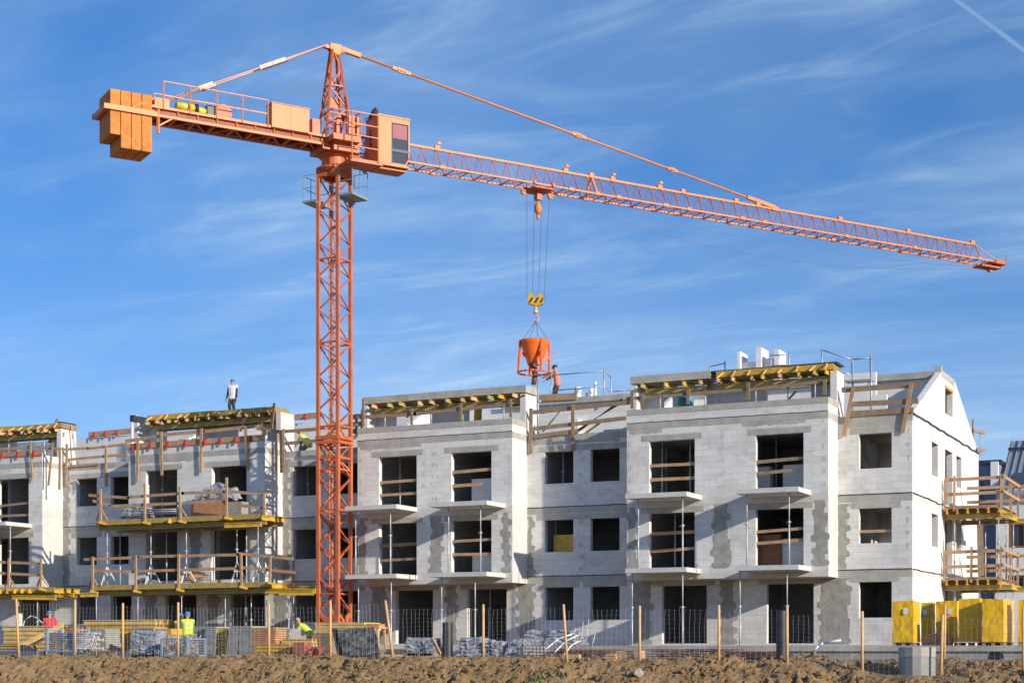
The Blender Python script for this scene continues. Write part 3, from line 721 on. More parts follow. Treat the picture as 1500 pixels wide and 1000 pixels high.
for px, y0, kk in ((285, 161, .35), (308, 168, .35)):
    s = cs(px-17 if px < 300 else px, kk)
    if px < 300:
        MB().tube(C(s-.3, kk, 21.92), C(s+.45, kk, 21.92), .17, 14).tube(C(s+.45, kk, 21.92), C(s+.95, kk, 21.85), .14, 12).build('winch_motor', M('motor_yellow', (.6, .55, .06), .5), crane)
        MB().tube(C(s+.5, kk, 21.92), C(s+.62, kk, 21.92), .2, 14).build('winch_brake', 'black', crane)
    else:
        MB().tube(C(s+.6, -.25, 21.98), C(s+.6, .32, 21.98), .24, 16).tube(C(s+.6, .3, 21.98), C(s+.6, .36, 21.98), .34, 16).build('winch_drum', 'orange', crane)
        MB().obox(C(s+.05, .35, 21.9), J, K, UZ, .22, .15, .22).build('gear_box', M('dark_green', (.05, .09, .06), .5), crane)
# ballast slabs at the end
KB = .75; e0, e1 = cs(222.5, KB), cs(160.5, KB); n = 4; wd = (e0-e1)/n
for i in range(n):
    a = e0-wd*i; b = a-wd+.035; zt = cz(192, 135, KB)+.0; zb = cz(196, 219, KB) if i < 3 else cz(160, 195, KB)
    if i == 3: b += .0
    MB().obox(C((a+b)/2, 0, (zt+zb)/2), J, K, UZ, (a-b)/2, KB, (zt-zb)/2).build('ballast_slab', 'ballast', crane)
zt = cz(192, 162, KB)
mb = MB(); mb.obox(C((e0+e1)/2-.02, KB+.05, zt), J, K, UZ, (e0-e1)/2+.22, .05, .10); mb.obox(C((e0+e1)/2-.02, -KB-.05, zt), J, K, UZ, (e0-e1)/2+.22, .05, .10); mb.obox(C(e1-.14, 0, zt), J, K, UZ, .07, KB, .10)
mb.bar(C(e0+.2, .62, 22.0), C(e0-wd*1.9, KB+.06, zt+.1), .06); mb.bar(C(SC+.1, .55, 20.6), C(SC+.1, .55, 22.0), .09); mb.bar(C(SC+.1, .55, 20.9), C(SC+.7, .55, 21.3), .06); mb.obox(C(SC+.25, 0, 21.85), J, K, UZ, .3, .6, .18)
mb.build('ballast_frame', 'orange_panel', crane)
# counter ties with turnbuckles
mb = MB(); e = C(SC+.25, 0, 21.95)
for k in (-.14, .14):
    a, b = C(-.42, k*.7, ZH1+.1), C(SC+.3, k*2.2, 22.0); mb.tube(a, b, .03, 6); d = (b-a).normalized(); up = d.cross(K).normalized()
    for f in ((.30, .38) if k > 0 else (.27, .34)):
        c = a.lerp(b, f); mb.obox(c, d, K, up, .32, .05, .075)
    c = a.lerp(b, .70 if k < 0 else .74); mb.obox(c, d, K, up, .34, .05, .08)
    mb.build('counter_tie', 'pale_orange', crane); mb = MB()
mb = MB(); mb.path([C(-.1, .05, 24.4), C(SC+1.2, .3, 22.0)], .012, 4); mb.path([C(-.1, .1, 24.0), C(-5.8, .3, 22.1)], .012, 4); mb.path([C(-.1, -.1, 24.0), C(-6.3, -.2, 22.1)], .012, 4)
mb.build('winch_rope', 'rope', crane)
# cab
KC = 1.72; WC = 1.15; s0, s1 = cs(553.5, KC), cs(600, KC); zc0, zc1 = cz(553, 237.5, KC), cz(553, 168, KC)
cab = MB()
sm_, hm = (s0+s1)/2, (s1-s0)/2
f0 = cs(574.5, KC); z_w0 = zc0+.08; z_w1 = zc1-.22
zm = zc0+.62
cab.panel(C(0, KC, 0), J, K, [(s0, zc0), (s1-.15, zc0), (s1, zc0+.5), (s1, zc1), (s0, zc1)], [[(f0, zm+.07), (s1-.08, zm+.07), (s1-.08, z_w1), (f0, z_w1)], [(f0, z_w0), (s1-.2, z_w0), (s1-.08, z_w0+.22), (s1-.08, zm-.05), (f0, zm-.05)]], .05)
cab.panel(C(0, KC-WC, 0), J, -K, [(s0, zc0), (s1-.15, zc0), (s1, zc0+.5), (s1, zc1), (s0, zc1)], [], .05)
# back face with an oval pane
ov = [(KC-WC*.62+.17*cos(t*pi/8), zc0+1.15+.42*sin(t*pi/8)) for t in range(16)]
cab.panel(C(s0, 0, 0), K, -J, rect(KC-WC+.05, KC-.05, zc0, zc1), [ov], .05)
cab.obox(C(sm_, KC-WC/2, zc1+.02), J, K, UZ, hm+.03, WC/2+.03, .03); cab.obox(C(sm_, KC-WC/2, zc0-.03), J, K, UZ, hm-.02, WC/2, .03)
cabo = cab.build('cab', 'orange_panel', crane)
mb = MB(); mb.panel(C(0, KC-.03, 0), J, K, [(f0, z_w0), (s1-.2, z_w0), (s1-.08, z_w0+.22), (s1-.08, z_w1), (f0, z_w1)], [], .01); mb.panel(C(s0+.03, 0, 0), K, -J, ov, [], .01)
mb.panel(C(s1-.02, 0, 0), K, J, rect(KC-WC+.08, KC-.08, zc0+.55, zc1-.06), [], .01)
mb.build('window_pane', 'glass', cabo)
MB().panel(C(0, KC-.02, 0), J, K, rect(f0+.04, s1-.11, zm+.52, z_w1-.05), [], .004).build('blind', 'blind', cabo)
MB().panel(C(0, KC+.003, 0), J, K, rect(f0-.035, s1-.045, zm-.05, zm+.07), [], .01).panel(C(0, KC+.003, 0), J, K, [(f0-.04, z_w0-.04), (f0, z_w0-.04), (f0, z_w1+.04), (f0-.04, z_w1+.04)], [], .01).panel(C(0, KC+.003, 0), J, K, rect(s1-.08, s1-.05, z_w0+.2, z_w1), [], .01).build('window_frame', 'grey_cloth', cabo)
mb = MB(); mb.obox(C(s0-.55, KC-WC*.4, zc0-.08), J, K, UZ, .75, .55, .07); mb.obox(C(sm_, KC-WC/2, zc0-.13), J, K, UZ, hm*.9, .4, .05); mb.bar(C(.3, .6, 21.1), C(s0+.4, KC-.6, zc0-.14), .16); mb.bar(C(s0, KC-WC-.1, zc0-.1), C(s0, 0, 21.2), .16)
mb.build('cab_platform', 'orange', crane)
mb = MB(); zf = zc0-.02
for a, b in (((s0-1.25, KC+.12), (s0-.04, KC+.12)), ((s0-.9, KC-WC), (s0-.04, KC-WC))):
    for h in (.5, .98, 1.45, 1.95)[:4 if a[1] > KC else 3]: mb.bar(C(a[0], a[1], zf+h), C(b[0], b[1], zf+h), .035)
    mb.bar(C(b[0], b[1], zf-.05), C(b[0], b[1], zf+(1.95 if a[1] > KC else 1.45)), .045)
    mb.bar(C(a[0], a[1], zf-.05), C(a[0], a[1], zf+1.95), .045)
mb.build('handrail', 'orange_panel', crane)
# trolley, ropes and hook block
s = cs(788); TR = s; zt = ZB
mb = MB(); mb.obox(C(s, 0, zt-.16), J, K, UZ, .55, .58, .03)
for a in (-.5, .5):
    for k in (-.58, .58): mb.bar(C(s+a, k, zt-.16), C(s+a, k, zt+(.38 if k > 0 else .12)), .04); mb.tube(C(s+a, k-.04, zt+.02), C(s+a, k+.04, zt+.02), .08, 10)
for a in (-.75, .68): mb.tube(C(s+a, -.07, zt-.3), C(s+a, .05, zt-.3), .15, 14)
mb.obox(C(s, 0, zt-.40), J, K, UZ, .13, .16, .2)
mb.bar(C(s-.75, 0, zt-.1), C(s+.68, 0, zt-.1), .1)
trol = mb.build('trolley', 'orange', crane)
MB().ball(C(s, 0, zt-.98), .24, 12, 8, (.75, .75, 1.2)).tube(C(s, 0, zt-.6), C(s, 0, zt-.8), .06, 6).tube(C(s, 0, zt-1.3), C(s, 0, zt-1.5), .1, 8, .04).build('pulley_block', 'orange_panel', trol)
zh = cz(785, 432); D0 = zt-.35
mb = MB()
for a in (-.76, -.28, .24, .72): mb.tube(C(s+a*.85+.03, .03 if a < 0 else -.03, D0), C(s-.12+a*.62, 0, zh-.2), .0125, 5)
mb.path([C(.8, .1, ZB-.05), C(s-.7, .1, ZB-.28)], .012, 4)
mb.path([C(s+.7+(SJ1-s-1)*i/16, .1, ZB-.32-1.55*4*(i/16)*(1-i/16)*(1-.35*i/16)) for i in range(17)], .011, 4)
mb.path([C(s+.7+(SJ1-s-1)*i/12, -.1, ZB-.25-.5*4*(i/12)*(1-i/12)) for i in range(13)], .009, 4)
mb.build('hoist_rope', 'rope', crane)
hc = C(s-.12, 0, 0); HX = rt; HN = -fw
def hp(a, d, z): return hc+HX*a+HN*d+V((0, 0, z))
def m_loop(o, d):
    return [hp(a, d, z) for a, z in o]
zt_, zb_ = cz(785, 429.5), cz(785, 447.5)
H = zt_-zb_
M_out = [(-.36, zb_+.08), (-.12, zb_+.02), (0, zb_-.06), (.13, zb_-.02), (.36, zb_+.06), (.36, zb_+H*.72), (.30, zb_+H*.86), (.17, zb_+H), (.04, zb_+H*.62), (-.05, zb_+H*.6), (-.18, zb_+H*1.06), (-.36, zb_+H*.9)]
mb = MB(); mb.prism(m_loop(M_out, .12), HN*-.24)
hb_ = mb.build('hook_block', 'yellow_beam', crane)
mb = MB()
for a in (-.36, -.1, .16):
    o = [(a, zb_+.1), (a+.11, zb_+.1), (a+.26, zb_+H*.62), (a+.15, zb_+H*.62)]
    mb.prism(m_loop([(min(.352, x), z) for x, z in o], .124), HN*-.248)
mb.build('warning_stripe', 'black', hb_)
mb = MB(); mb.tube(hp(0, 0, zb_+.05), hp(0, 0, zb_-.3), .07, 10); mb.tube(hp(0, 0, zb_-.22), hp(0, 0, zb_-.36), .11, 10)
hk = [hp(.13*cos(t), 0, zb_-.58+.15*sin(t)) for t in [pi*.5-i*.42 for i in range(11)]]; mb.path([hp(0, 0, zb_-.36), hp(0, 0, zb_-.43)]+hk, .038, 6)
mb.build('hook', 'pale_orange', hb_)
# concrete skip hanging from the hook
rim = cz(780, 498.5); rb = cz(780, 546)
bc = C(s-.12, 0, 0)
skip = thing('concrete_skip', 'orange conical concrete skip in its frame hanging from the crane hook', 'concrete skip', (bc.x, bc.y, rb))
def bp(a, d, z): return bc+HX*(a)+HN*d+V((0, 0, z))
MB().lathe(bp(-.05, 0, 0), [(.63, rim-.02), (.66, rim+.02), (.675, rim-.05), (.66, rim-.14), (.36, rim-.98), (.33, rim-1.10), (.29, rim-1.10), (.31, rim-.95), (.61, rim-.14), (.63, rim-.02)], 28).build('hopper', 'bucket', skip)
mb = MB()
for ang in (pi*.08, pi*.58, pi*1.08, pi*1.64):
    a, d = -.05+.685*cos(ang), -.685*sin(ang); a2, d2 = -.09+.74*cos(ang), -.74*sin(ang)
    mb.bar(bp(a, d, rim-.0), bp(a2, d2, rb+.03), .085); mb.bar(bp(a*.99, d*.99, rim-.65), bp(-.05+.38*cos(ang), -.38*sin(ang), rim-.65), .05, .2)
for i in range(20):
    t0, t1 = 2*pi*i/20, 2*pi*(i+1)/20; mb.tube(bp(-.09+.74*cos(t0), .74*sin(t0), rb+.03), bp(-.09+.74*cos(t1), .74*sin(t1), rb+.03), .045, 6)
mb.build('frame', 'bucket', skip)
mb = MB(); mb.prism([bp(-.1, .42, rim-1.12), bp(.1, .42, rim-1.2), bp(.22, .42, rim-1.05), bp(.02, .42, rim-.86)], HN*-.06); mb.bar(bp(.05, .4, rim-1.05), bp(.62, .35, rim-.85), .07); mb.bar(bp(-.1, .45, rim-1.2), bp(.5, .42, rim-1.1), .06)
t = [bp(.72+.2*cos(q), .3, rim-.78+.2*sin(q)) for q in [i*pi/8-.6 for i in range(15)]]; mb.path(t, .018, 5)
mb.build('gate_lever', M('skip_pink', (.75, .28, .16), .5), skip)
MB().tube(bp(-.1, 0, rim-1.1), bp(-.02, 0, rb-.05), .16, 12, .14).tube(bp(-.02, 0, rb-.04), bp(-.10, 0, rb-.52), .14, 12, .11).build('chute', M('rubber_hose', (.20, .07, .05), .7, .3, 6), skip)
mb = MB()
for a, d in ((-.62, .2), (-.28, .6), (.55, .2), (.15, -.6)): mb.tube(hp(0, 0, zb_-.72), bp(a, d, rim), .012, 5)
mb.ball(hp(0, 0, zb_-.72), .05, 8, 6)
mb.build('sling', 'rope', skip)
# dark sheet bundled on the cab roof
mb = MB(); c0 = C(s0+.12, KC-.62, zc1+.03)
mb.lathe(c0, [(.26, 0), (.24, .10), (.17, .25), (.07, .40), (0, .46)], 7, False)
mb.v = [(x+.16*max(0, z-c0.z)+.05*noise.noise(V((x*6, y*6, z*6))), y+.05*noise.noise(V((x*6, z*6, 3))), z+.06*noise.noise(V((x*5, y*5, 8)))) for x, y, z in mb.v]
mb.add([c0+V((-.5, 0, .02)), c0+V((-.15, -.2, .0)), c0+V((-.1, .2, .15)), c0+V((-.45, .1, .12))], [(0, 1, 2, 3)])
tag(mb.build('tarpaulin', 'membrane'), 'dark tarpaulin bundle lying on the roof of the crane cab', 'tarpaulin')
# ------------------------------------------------------------ formwork, rails and props on the building
def prop(x, y, z0, z1, label, group='steel props on the building site', tripod=False):
    mb = MB(); h = z1-z0; zc = z0+h*.58
    mb.tube((x, y, z0), (x, y, zc), .033, 7).tube((x, y, zc), (x, y, z1), .024, 7).tube((x, y, zc-.02), (x, y, zc+.09), .05, 7)
    mb.box(x-.07, x+.07, y-.07, y+.07, z0, z0+.012).box(x-.07, x+.07, y-.07, y+.07, z1-.012, z1).tube((x-.12, y-.02, zc+.03), (x+.1, y, zc+.05), .012, 5)
    o = mb.build('steel_prop', 'prop'); tag(o, label, 'prop', group)
    if tripod:
        mb = MB()
        for k in range(3):
            a = k*2.09+.5; mb.bar((x+.04*cos(a), y+.04*sin(a), z0+.85), (x+.5*cos(a), y+.4*sin(a), z0+.02), .035); mb.bar((x+.06*cos(a), y+.06*sin(a), z0+.55), (x+.28*cos(a), y+.22*sin(a), z0+.45), .025)
        mb.tube((x, y, z0+.8), (x, y, z0+.9), .06, 8)
        t = mb.build('prop_tripod', 'white_plastic'); tag(t, 'tripod holding the '+label.replace('slim grey ', ''), 'tripod', 'tripods of the steel props')
SIDE = {3: 'right bay', 2: 'middle bay', 1: 'left bay', 0: 'far left bay'}
for b, k, zt, pxs, lv in ((3, 0, 2.9, (926, 1000), 'lower left'), (3, 1, 2.9, (1084, 1153), 'lower right'), (3, 0, 5.79, (935, 1000), 'upper left'), (3, 1, 5.79, (1094, 1156), 'upper right'),
                          (2, 0, 2.9, (525, 573), 'lower left'), (2, 1, 2.9, (647, 696), 'lower right'), (2, 0, 5.79, (521, 572), 'upper left'), (2, 1, 5.79, (657, 704), 'upper right')):
    for i, px in enumerate(pxs):
        y = 59.25; x = XP(px, y); z0 = GS-.02 if zt < 4 else 3.08
        prop(x, y, z0, zt, 'steel prop under the %s balcony of the %s, %s one of its pair' % (lv, SIDE[b], ('left', 'right')[i]))
prop(XP(15, 59.2), 59.2, 2.8, 5.79, 'slim grey steel prop under the balcony slab of the far left bay')
# props inside the dark openings
for px, y, f, lb in ((586, 62.0, 2, 'upper left opening of the middle bay'), (574, 61.6, 1, 'first floor left opening of the middle bay'), (970, 61.8, 2, 'upper left opening of the right bay, left of three'), (976, 63.5, 2, 'upper left opening of the right bay, middle of three'), (1011, 61.8, 2, 'upper left opening of the right bay, right of three'),
                     (989, 61.5, 1, 'first floor left opening of the right bay'), (1137, 63, 2, 'upper right opening of the right bay'), (825, 62.8, 2, 'top left window between middle and right bay'), (814, 62.8, 1, 'first floor left window between middle and right bay'),
                     (451, 62.8, 2, 'top window left of the crane mast'), (1270, 63.5, 2, 'top window of the strip beside the gable'), (1280, 63.5, 1, 'first floor window of the strip beside the gable'), (238, 61.8, 2, 'upper left opening of the left bay'), (718, 63, 0, 'ground floor right door of the middle bay')):
    z0, z1 = {0: (.14, 2.8), 1: (3.04, 5.6), 2: (5.9, 8.5)}[f]
    prop(XP(px, y), y, z0, z1, 'slim steel prop inside the dark '+lb)
# planks nailed across the openings
def planks(x0, x1, y, zs, label, mat='plank', sh=None):
    t = thing('guard_planks', label, 'guard rail', ((x0+x1)/2, y, zs[0]), 'plank guards across the openings')
    for i, z in enumerate(zs):
        e = x1-(sh[i] if sh else 0)
        MB().bar((x0-.02, y, z+R.uniform(-.04, .03)), (e+.02, y+.0, z+.03+R.uniform(-.04, .04)), .035, R.uniform(.105, .135)).build('plank', mat, t)
for b, i, f, zs, lb in ((3, 0, 2, (6.68, 7.22), 'upper left'), (3, 1, 2, (6.75, 7.2), 'upper right'), (3, 0, 1, (3.85, 4.56), 'first floor left'), (3, 1, 1, (4.05, 4.5), 'first floor right'),
                        (2, 0, 2, (6.6, 7.12), 'upper left'), (2, 1, 2, (6.85, 7.4), 'upper right'), (2, 0, 1, (3.75, 4.4), 'first floor left'), (2, 1, 1, (3.9, 4.5), 'first floor right'), (0, 1, 2, (6.4, 6.95), 'upper right')):
    a, c = OPEN[b][i]; planks(a, c, YB+.09, zs, 'two planks nailed across the %s opening of the %s' % (lb, SIDE[b]), 'plank' if (b+i+f) % 3 else 'old_plank', (.5, 0) if (b, i, f) in ((3, 1, 2), (2, 1, 2)) else None)
planks(-15.1, -13.84, YR+.1, (4.45, ), 'single wooden plank across the first floor window of the strip beside the gable')
# block stacks and boards glimpsed inside
def blocks(x0, y0, z0, nx, nz, label, mat='white_block', d=.5, cell=(.6, .25)):
    t = thing('block_stack', label, 'block stack', (x0, y0, z0))
    for k in range(nz):
        for i in range(nx): MB().box(x0+i*(cell[0]+.006), x0+i*(cell[0]+.006)+cell[0], y0, y0+d, z0+k*(cell[1]+.004), z0+k*(cell[1]+.004)+cell[1]).build('block', mat, t)
blocks(XP(691, 61.6), 61.6, 5.9, 2, 5, 'stack of pale blocks inside the upper right opening of the middle bay')
blocks(XP(692, 61.6), 61.6, 2.96, 2, 4, 'stack of pale blocks inside the first floor right opening of the middle bay')
blocks(XP(1106, 62.4), 62.4, 5.9, 1, 5, 'narrow stack of pale blocks inside the upper right opening of the right bay')
blocks(XP(1147, 62.2), 62.2, 5.9, 2, 5, 'wide stack of pale blocks inside the upper right opening of the right bay')
blocks(XP(1140, 61.5), 61.5, 2.96, 2, 5, 'stack of pale blocks inside the first floor right opening of the right bay')
blocks(XP(1107, 61.3), 61.3, 2.96, 4, 6, 'stack of red hollow bricks inside the first floor right opening of the right bay', 'hollow_brick', .25, (.245, .235))
tag(MB().box(XP(811, 62.6), XP(842, 62.6), 62.6, 62.64, 3.9, 4.75).build('plywood_sheet', 'yellow_beam'), 'yellow shuttering panel standing in the first floor window between middle and right bay', 'panel')
# edge guards made of posts and rails, measured in the plane y
def guard(name, label, y, posts, rails, mat='old_plank', pm=None, pw=.12, rw=.15, th=.04, cat='guard rail', extra=0):
    p0 = P(posts[0][2], posts[0][3], y) if posts else P(rails[0][0], rails[0][1], y)
    t = thing(name, label, cat, p0, 'timber edge guards')
    for a, b, c, d in posts: MB().bar(P(a, b, y-.07), P(c, d, y-.02), pw, .05, up=(0, 1, 0)).build('post', pm or mat, t)
    for a, b, c, d in rails: MB().bar(P(a, b, y), P(c, d, y), th, rw).build('rail', mat, t)
    return t
guard('edge_guard', 'weathered plank guard with two hanging posts over the strip between middle and right bay', YR-.05, [(778, 598, 777, 664), (839, 592, 839, 660)], [(778, 604, 922, 589), (780, 628, 917, 612), (782, 639, 846, 631)], 'old_plank', pw=.15, rw=.17)
guard('edge_guard', 'plank guard with two leaning posts above the strip window beside the gable', YR-.05, [(1250, 567, 1236, 639), (1335, 562, 1322, 634)], [(1233, 571, 1349, 563), (1246, 592, 1345, 587), (1240, 606, 1338, 600)], 'old_plank', pm='plank', pw=.15, rw=.2)
guard('edge_guard', 'single rail guard on three short posts along the parapet of the middle bay', YB+.1, [(603, 598, 603, 622), (675, 590, 675, 615), (748, 584, 748, 611), (532, 585, 532, 625)], [(523, 611, 610, 606), (606, 606, 748, 592)], 'old_plank', pw=.11)
guard('edge_guard', 'single rail guard on short posts along the parapet of the right bay', YB+.1, [(926, 573, 926, 598), (941, 576, 941, 597), (1008, 568, 1008, 592), (1096, 560, 1096, 585), (1208, 556, 1208, 578)], [(917, 584, 1098, 570), (1094, 571, 1211, 558)], 'old_plank', pw=.13, rw=.13)
guard('edge_guard', 'long plank guard with hanging posts over the front of the left bay', YB-.08, [(202, 645, 201, 706), (236, 632, 237, 696), (295, 627, 294, 692), (359, 624, 363, 688)], [(184, 646, 238, 638), (236, 637, 300, 631), (298, 632, 384, 623)], 'plank', pm='plank', pw=.13)
guard('edge_guard', 'plank guard with three hanging posts at the right corner of the left bay', YB+.6, [(390, 627, 389, 691), (404, 630, 404, 690), (411, 630, 412, 692)], [(376, 627, 415, 633)], 'plank', pw=.10)
guard('edge_guard', 'plank guard with two rails over the strip left of the crane mast', YR-.05, [(415, 628, 416, 690)], [(412, 632, 466, 628), (412, 650, 466, 645), (466, 627, 526, 622), (466, 646, 522, 640)], 'old_plank', pw=.1, rw=.15)
guard('edge_guard', 'plank guard with three posts over the strip between far left and left bay', YR-.05, [(98, 650, 97, 711), (155, 652, 155, 712)], [(97, 658, 130, 656), (128, 657, 186, 650), (100, 673, 186, 665), (99, 683, 145, 679)], 'plank', pw=.12, rw=.12)
guard('edge_guard', 'plank guard with hanging posts over the front of the far left bay', YB-.08, [(44, 645, 47, 704), (77, 648, 71, 711), (88, 657, 87, 717)], [(-20, 659, 45, 655), (42, 654, 96, 658)], 'plank', pw=.11, rw=.11)
# timber boards held by red clamps on the unfinished ring beams
def clampboard(label, y, a, b, clamps, h=.2, thick=.05, mat='plank'):
    p, q = P(*a, y), P(*b, y); t = thing('edge_board', label, 'formwork board', (p+q)/2, 'boards held by red clamps')
    MB().bar(p, q, thick, h).build('board', mat, t)
    d = (q-p).normalized()
    for px in clamps:
        f = (XP(px, y)-p.x)/(q.x-p.x); c = p.lerp(q, f)
        mb = MB(); mb.box(c.x-.03, c.x+.03, y-.08, y-.03, c.z-.20, c.z+.12); mb.box(c.x-.03, c.x+.03, y-.13, y-.081, c.z-.03, c.z+.02); mb.box(c.x-.032, c.x+.032, y-.16, y-.131, c.z-.20, c.z+.02)
        mb.build('clamp', 'red', t)
clampboard('long formwork board with red clamps along the top of the left bay', YB-.035, (186, 654), (388, 640), (197, 222, 248, 274, 302, 325, 347, 368), .24)
clampboard('formwork board with red clamps along the top of the far left bay', YB-.035, (-40, 668), (62, 663), (5, 28, 52), .22)
MB().box(-49.1, -41.5, YB+.01, YB+.24, 9.27, 9.5).box(-61.9, -54.3, YB+.01, YB+.24, 9.27, 9.46).build('coping_beam', 'smooth_concrete', bld)
clampboard('formwork board with red clamps on the attic wall left of the white pipes', 67.84, (130, 637), (193, 631), (140, 156, 173), .3)
clampboard('formwork board with red clamps on the attic wall just left of the crane mast', 67.84, (414, 613), (466, 608), (428, 449), .3)
clampboard('orange brown edge board of the ridge slab behind the concrete skip', 67.66, (786, 583), (845, 580), (), .30, .04, 'plank')
# shuttering under the dormer roofs
def hbeam(mb, p, q, h=.2, w=.08):
    p, q = V(p), V(q); mb.bar(p, q, .035, h-.06); u = UZ*(h/2-.02); mb.bar(p+u, q+u, w, .04); mb.bar(p-u, q-u, w, .04); return mb
def canopy(b, label, sections, props_, z=10.74):
    x0, x1 = BAY[b]; t = thing('roof_shuttering', label, 'formwork', ((x0+x1)/2, 62.4, 10.3), 'shuttering under the dormer roofs')
    for (pa, pb, style) in sections:
        xa, xb = XP(pa, 62.0), XP(pb, 62.0)
        for y in (62.1, 62.75): hbeam(MB(), (xa, y, z-.32), (xb, y, z-.32), .2, .09).build('main_beam', 'olive_beam', t)
        MB().box(xa, xb, 61.98, 63.0, z-.03, z-.004).build('deck', 'form_ply', t)
        n = max(3, int((xb-xa)/.55))
        for i in range(n):
            x = xa+.15+(xb-xa-.3)*i/(n-1)+R.uniform(-.13, .13)
            hbeam(MB(), (x-.03, 61.62+R.uniform(-.12, .1), z-.125), (x+R.uniform(-.08, .05), 63.0, z-.115), .15, .06).build('cross_beam', R.choice(('yellow_beam', 'fresh', 'olive_beam', 'plank')), t)
        if style:
            xm = xa+(xb-xa)*.55; MB().box(xa, xm, 61.90, 61.935, z+.02, z+.25).build('edge_board', 'yellow_beam', t); MB().box(xm+.01, xb, 61.91, 61.94, z+.0, z+.23).build('edge_board', 'olive_beam' if b != 3 else 'yellow_beam', t)
            for i in range(n):
                x = xa+.1+(xb-xa-.3)*i/(n-1)+R.uniform(-.1, .1)
                MB().bar((x, 61.66, z-.03), (x+R.uniform(.02, .2), 61.885, z+R.uniform(.12, .24)), .035, .07).build('strut', 'fresh' if R.random() < .6 else 'plank', t)
            MB().box(xa, xb, 61.945, 63.05, z, z+.22).build('slab_fill', 'form_ply', t)
    for i, (px, y) in enumerate(props_):
        prop(XP(px, y), y, 8.95 if y < YR else 8.74, z-.43, 'slim steel prop under the roof shuttering of the %s, number %d of %d from the left' % (SIDE[b], i+1, len(props_)) if False else 'slim steel prop on the terrace of the %s, %s' % (SIDE[b], PW[b][i]), 'props under the roof shuttering')
PW = {3: ['under the left shuttering end', 'left of the middle pier', 'in front of the middle pier', 'under the right shuttering end', 'in its right gap'],
      2: ['under the left shuttering end', 'right of the gap showing sky', 'in front of the middle pier', 'near the yellow leaning board', 'under the right shuttering end'],
      1: ['under the left shuttering end', 'right of the gap showing sky', 'near the right shuttering end'], 0: ['before the dark attic wall', 'right under the shuttering end']}
canopy(3, 'shuttering under the dormer roof of the right bay, yellow along its right half', [(944, 1034, 0), (1050, 1222, 1)], [(967, 62.1), (1033, 62.1), (1107, 62.1), (1194, 62.1), (1154, 62.8)])
canopy(2, 'olive shuttering of beams and boards under the dormer roof of the middle bay', [(548, 640, 0), (655, 764, 0)], [(564, 62.1), (632, 62.1), (678, 62.1), (687, 62.8), (738, 62.1)])
canopy(1, 'yellow and olive shuttering on the roof storey of the left bay where a worker stands', [(217, 405, 1)], [(231, 62.1), (289, 62.1), (384, 62.1)])
canopy(0, 'yellow and olive shuttering on the roof storey of the far left bay', [(-60, 92, 1)], [(13, 62.1), (65, 62.1)])
tag(MB().bar(P(699, 635, 63.4), P(701, 586, 63.6), .04, .36, up=(1, 0, 0)).build('shuttering_board', 'yellow_beam'), 'yellow board leaning upright under the dormer roof of the middle bay', 'board')
# hanging platforms: shuttering of balconies still to be poured
def deckform(label, x0, x1, y0, y1, zt, posts, rails, ext=(), nb=None, pm='plank', fr=.12):
    t = thing('balcony_shuttering', label, 'formwork platform', ((x0+x1)/2, (y0+y1)/2, zt), 'balcony shuttering platforms')
    MB().box(x0, x1, y0, y1, zt-.03, zt).build('deck', 'form_ply', t)
    MB().box(x0, x1, y0-.03, y0-.002, zt-.20, zt+.03).build('edge_board', 'olive_beam', t)
    n = nb or int((x1-x0)/.55)
    for i in range(n): x = x0+.08+(x1-x0-.16)*i/(n-1); hbeam(MB(), (x, y0-(.22 if R.random() < fr else -.02), zt-.135), (x, y1, zt-.135), .2, .08).build('cross_beam', 'yellow_beam', t)
    for y in (y0+.25, y1-.4): hbeam(MB(), (x0-.05, y, zt-.34), (x1+.1, y, zt-.34), .2, .08).build('main_beam', 'olive_beam', t)
    for a, b, c, d in ext: hbeam(MB(), a, b, c, d).build('main_beam', 'yellow_beam', t)
    for px, ptop, py in posts:
        p, q = P(px+(.5-R.random())*3, py, y0-.05), P(px, ptop, y0-.05)
        po = MB().bar(p, q, .10, .07, up=(0, 1, 0)).build('post', pm, t); MB().bar(p+V((-.03, -.1, -.02)), p+V((.3, .02, -.1)), .12, .1).build('foot', 'yellow_beam', po)
        if R.random() < .6: MB().bar(p+V((.32, .1, .1)), p.lerp(q, .42), .06, .05).bar(p+V((-.32, .1, .1)), p.lerp(q, .42), .06, .05).build('brace', pm, po)
    for a, b, c, d, dy in rails: MB().bar(P(a, b, y0+dy), P(c, d, y0+dy), .035, .125).build('rail', pm, t)
    return t
XA, XBx = XP(141, 58.7), XP(383, 58.7)
deckform('upper balcony shuttering platform with plank rails across the left bay', XA, XBx, 58.7, 60.6, 5.78, [(147, 716, 764), (212, 708, 764), (263, 712, 762), (332, 699, 757), (387, 722, 755)],
         [(130, 725, 190, 729, 0), (186, 728, 270, 722, .0), (262, 722, 334, 720, 0), (330, 719, 390, 724, 0), (136, 733, 162, 740, 0), (160, 741, 214, 739, 0), (212, 739, 330, 734, 0), (328, 737, 388, 744, 0)],
         ext=[((XP(330, 58.6), 58.55, 5.33), (XP(384, 58.6), 58.55, 5.33), .2, .09)])
XA, XBx = XP(134, 58.7), XP(430, 58.7)
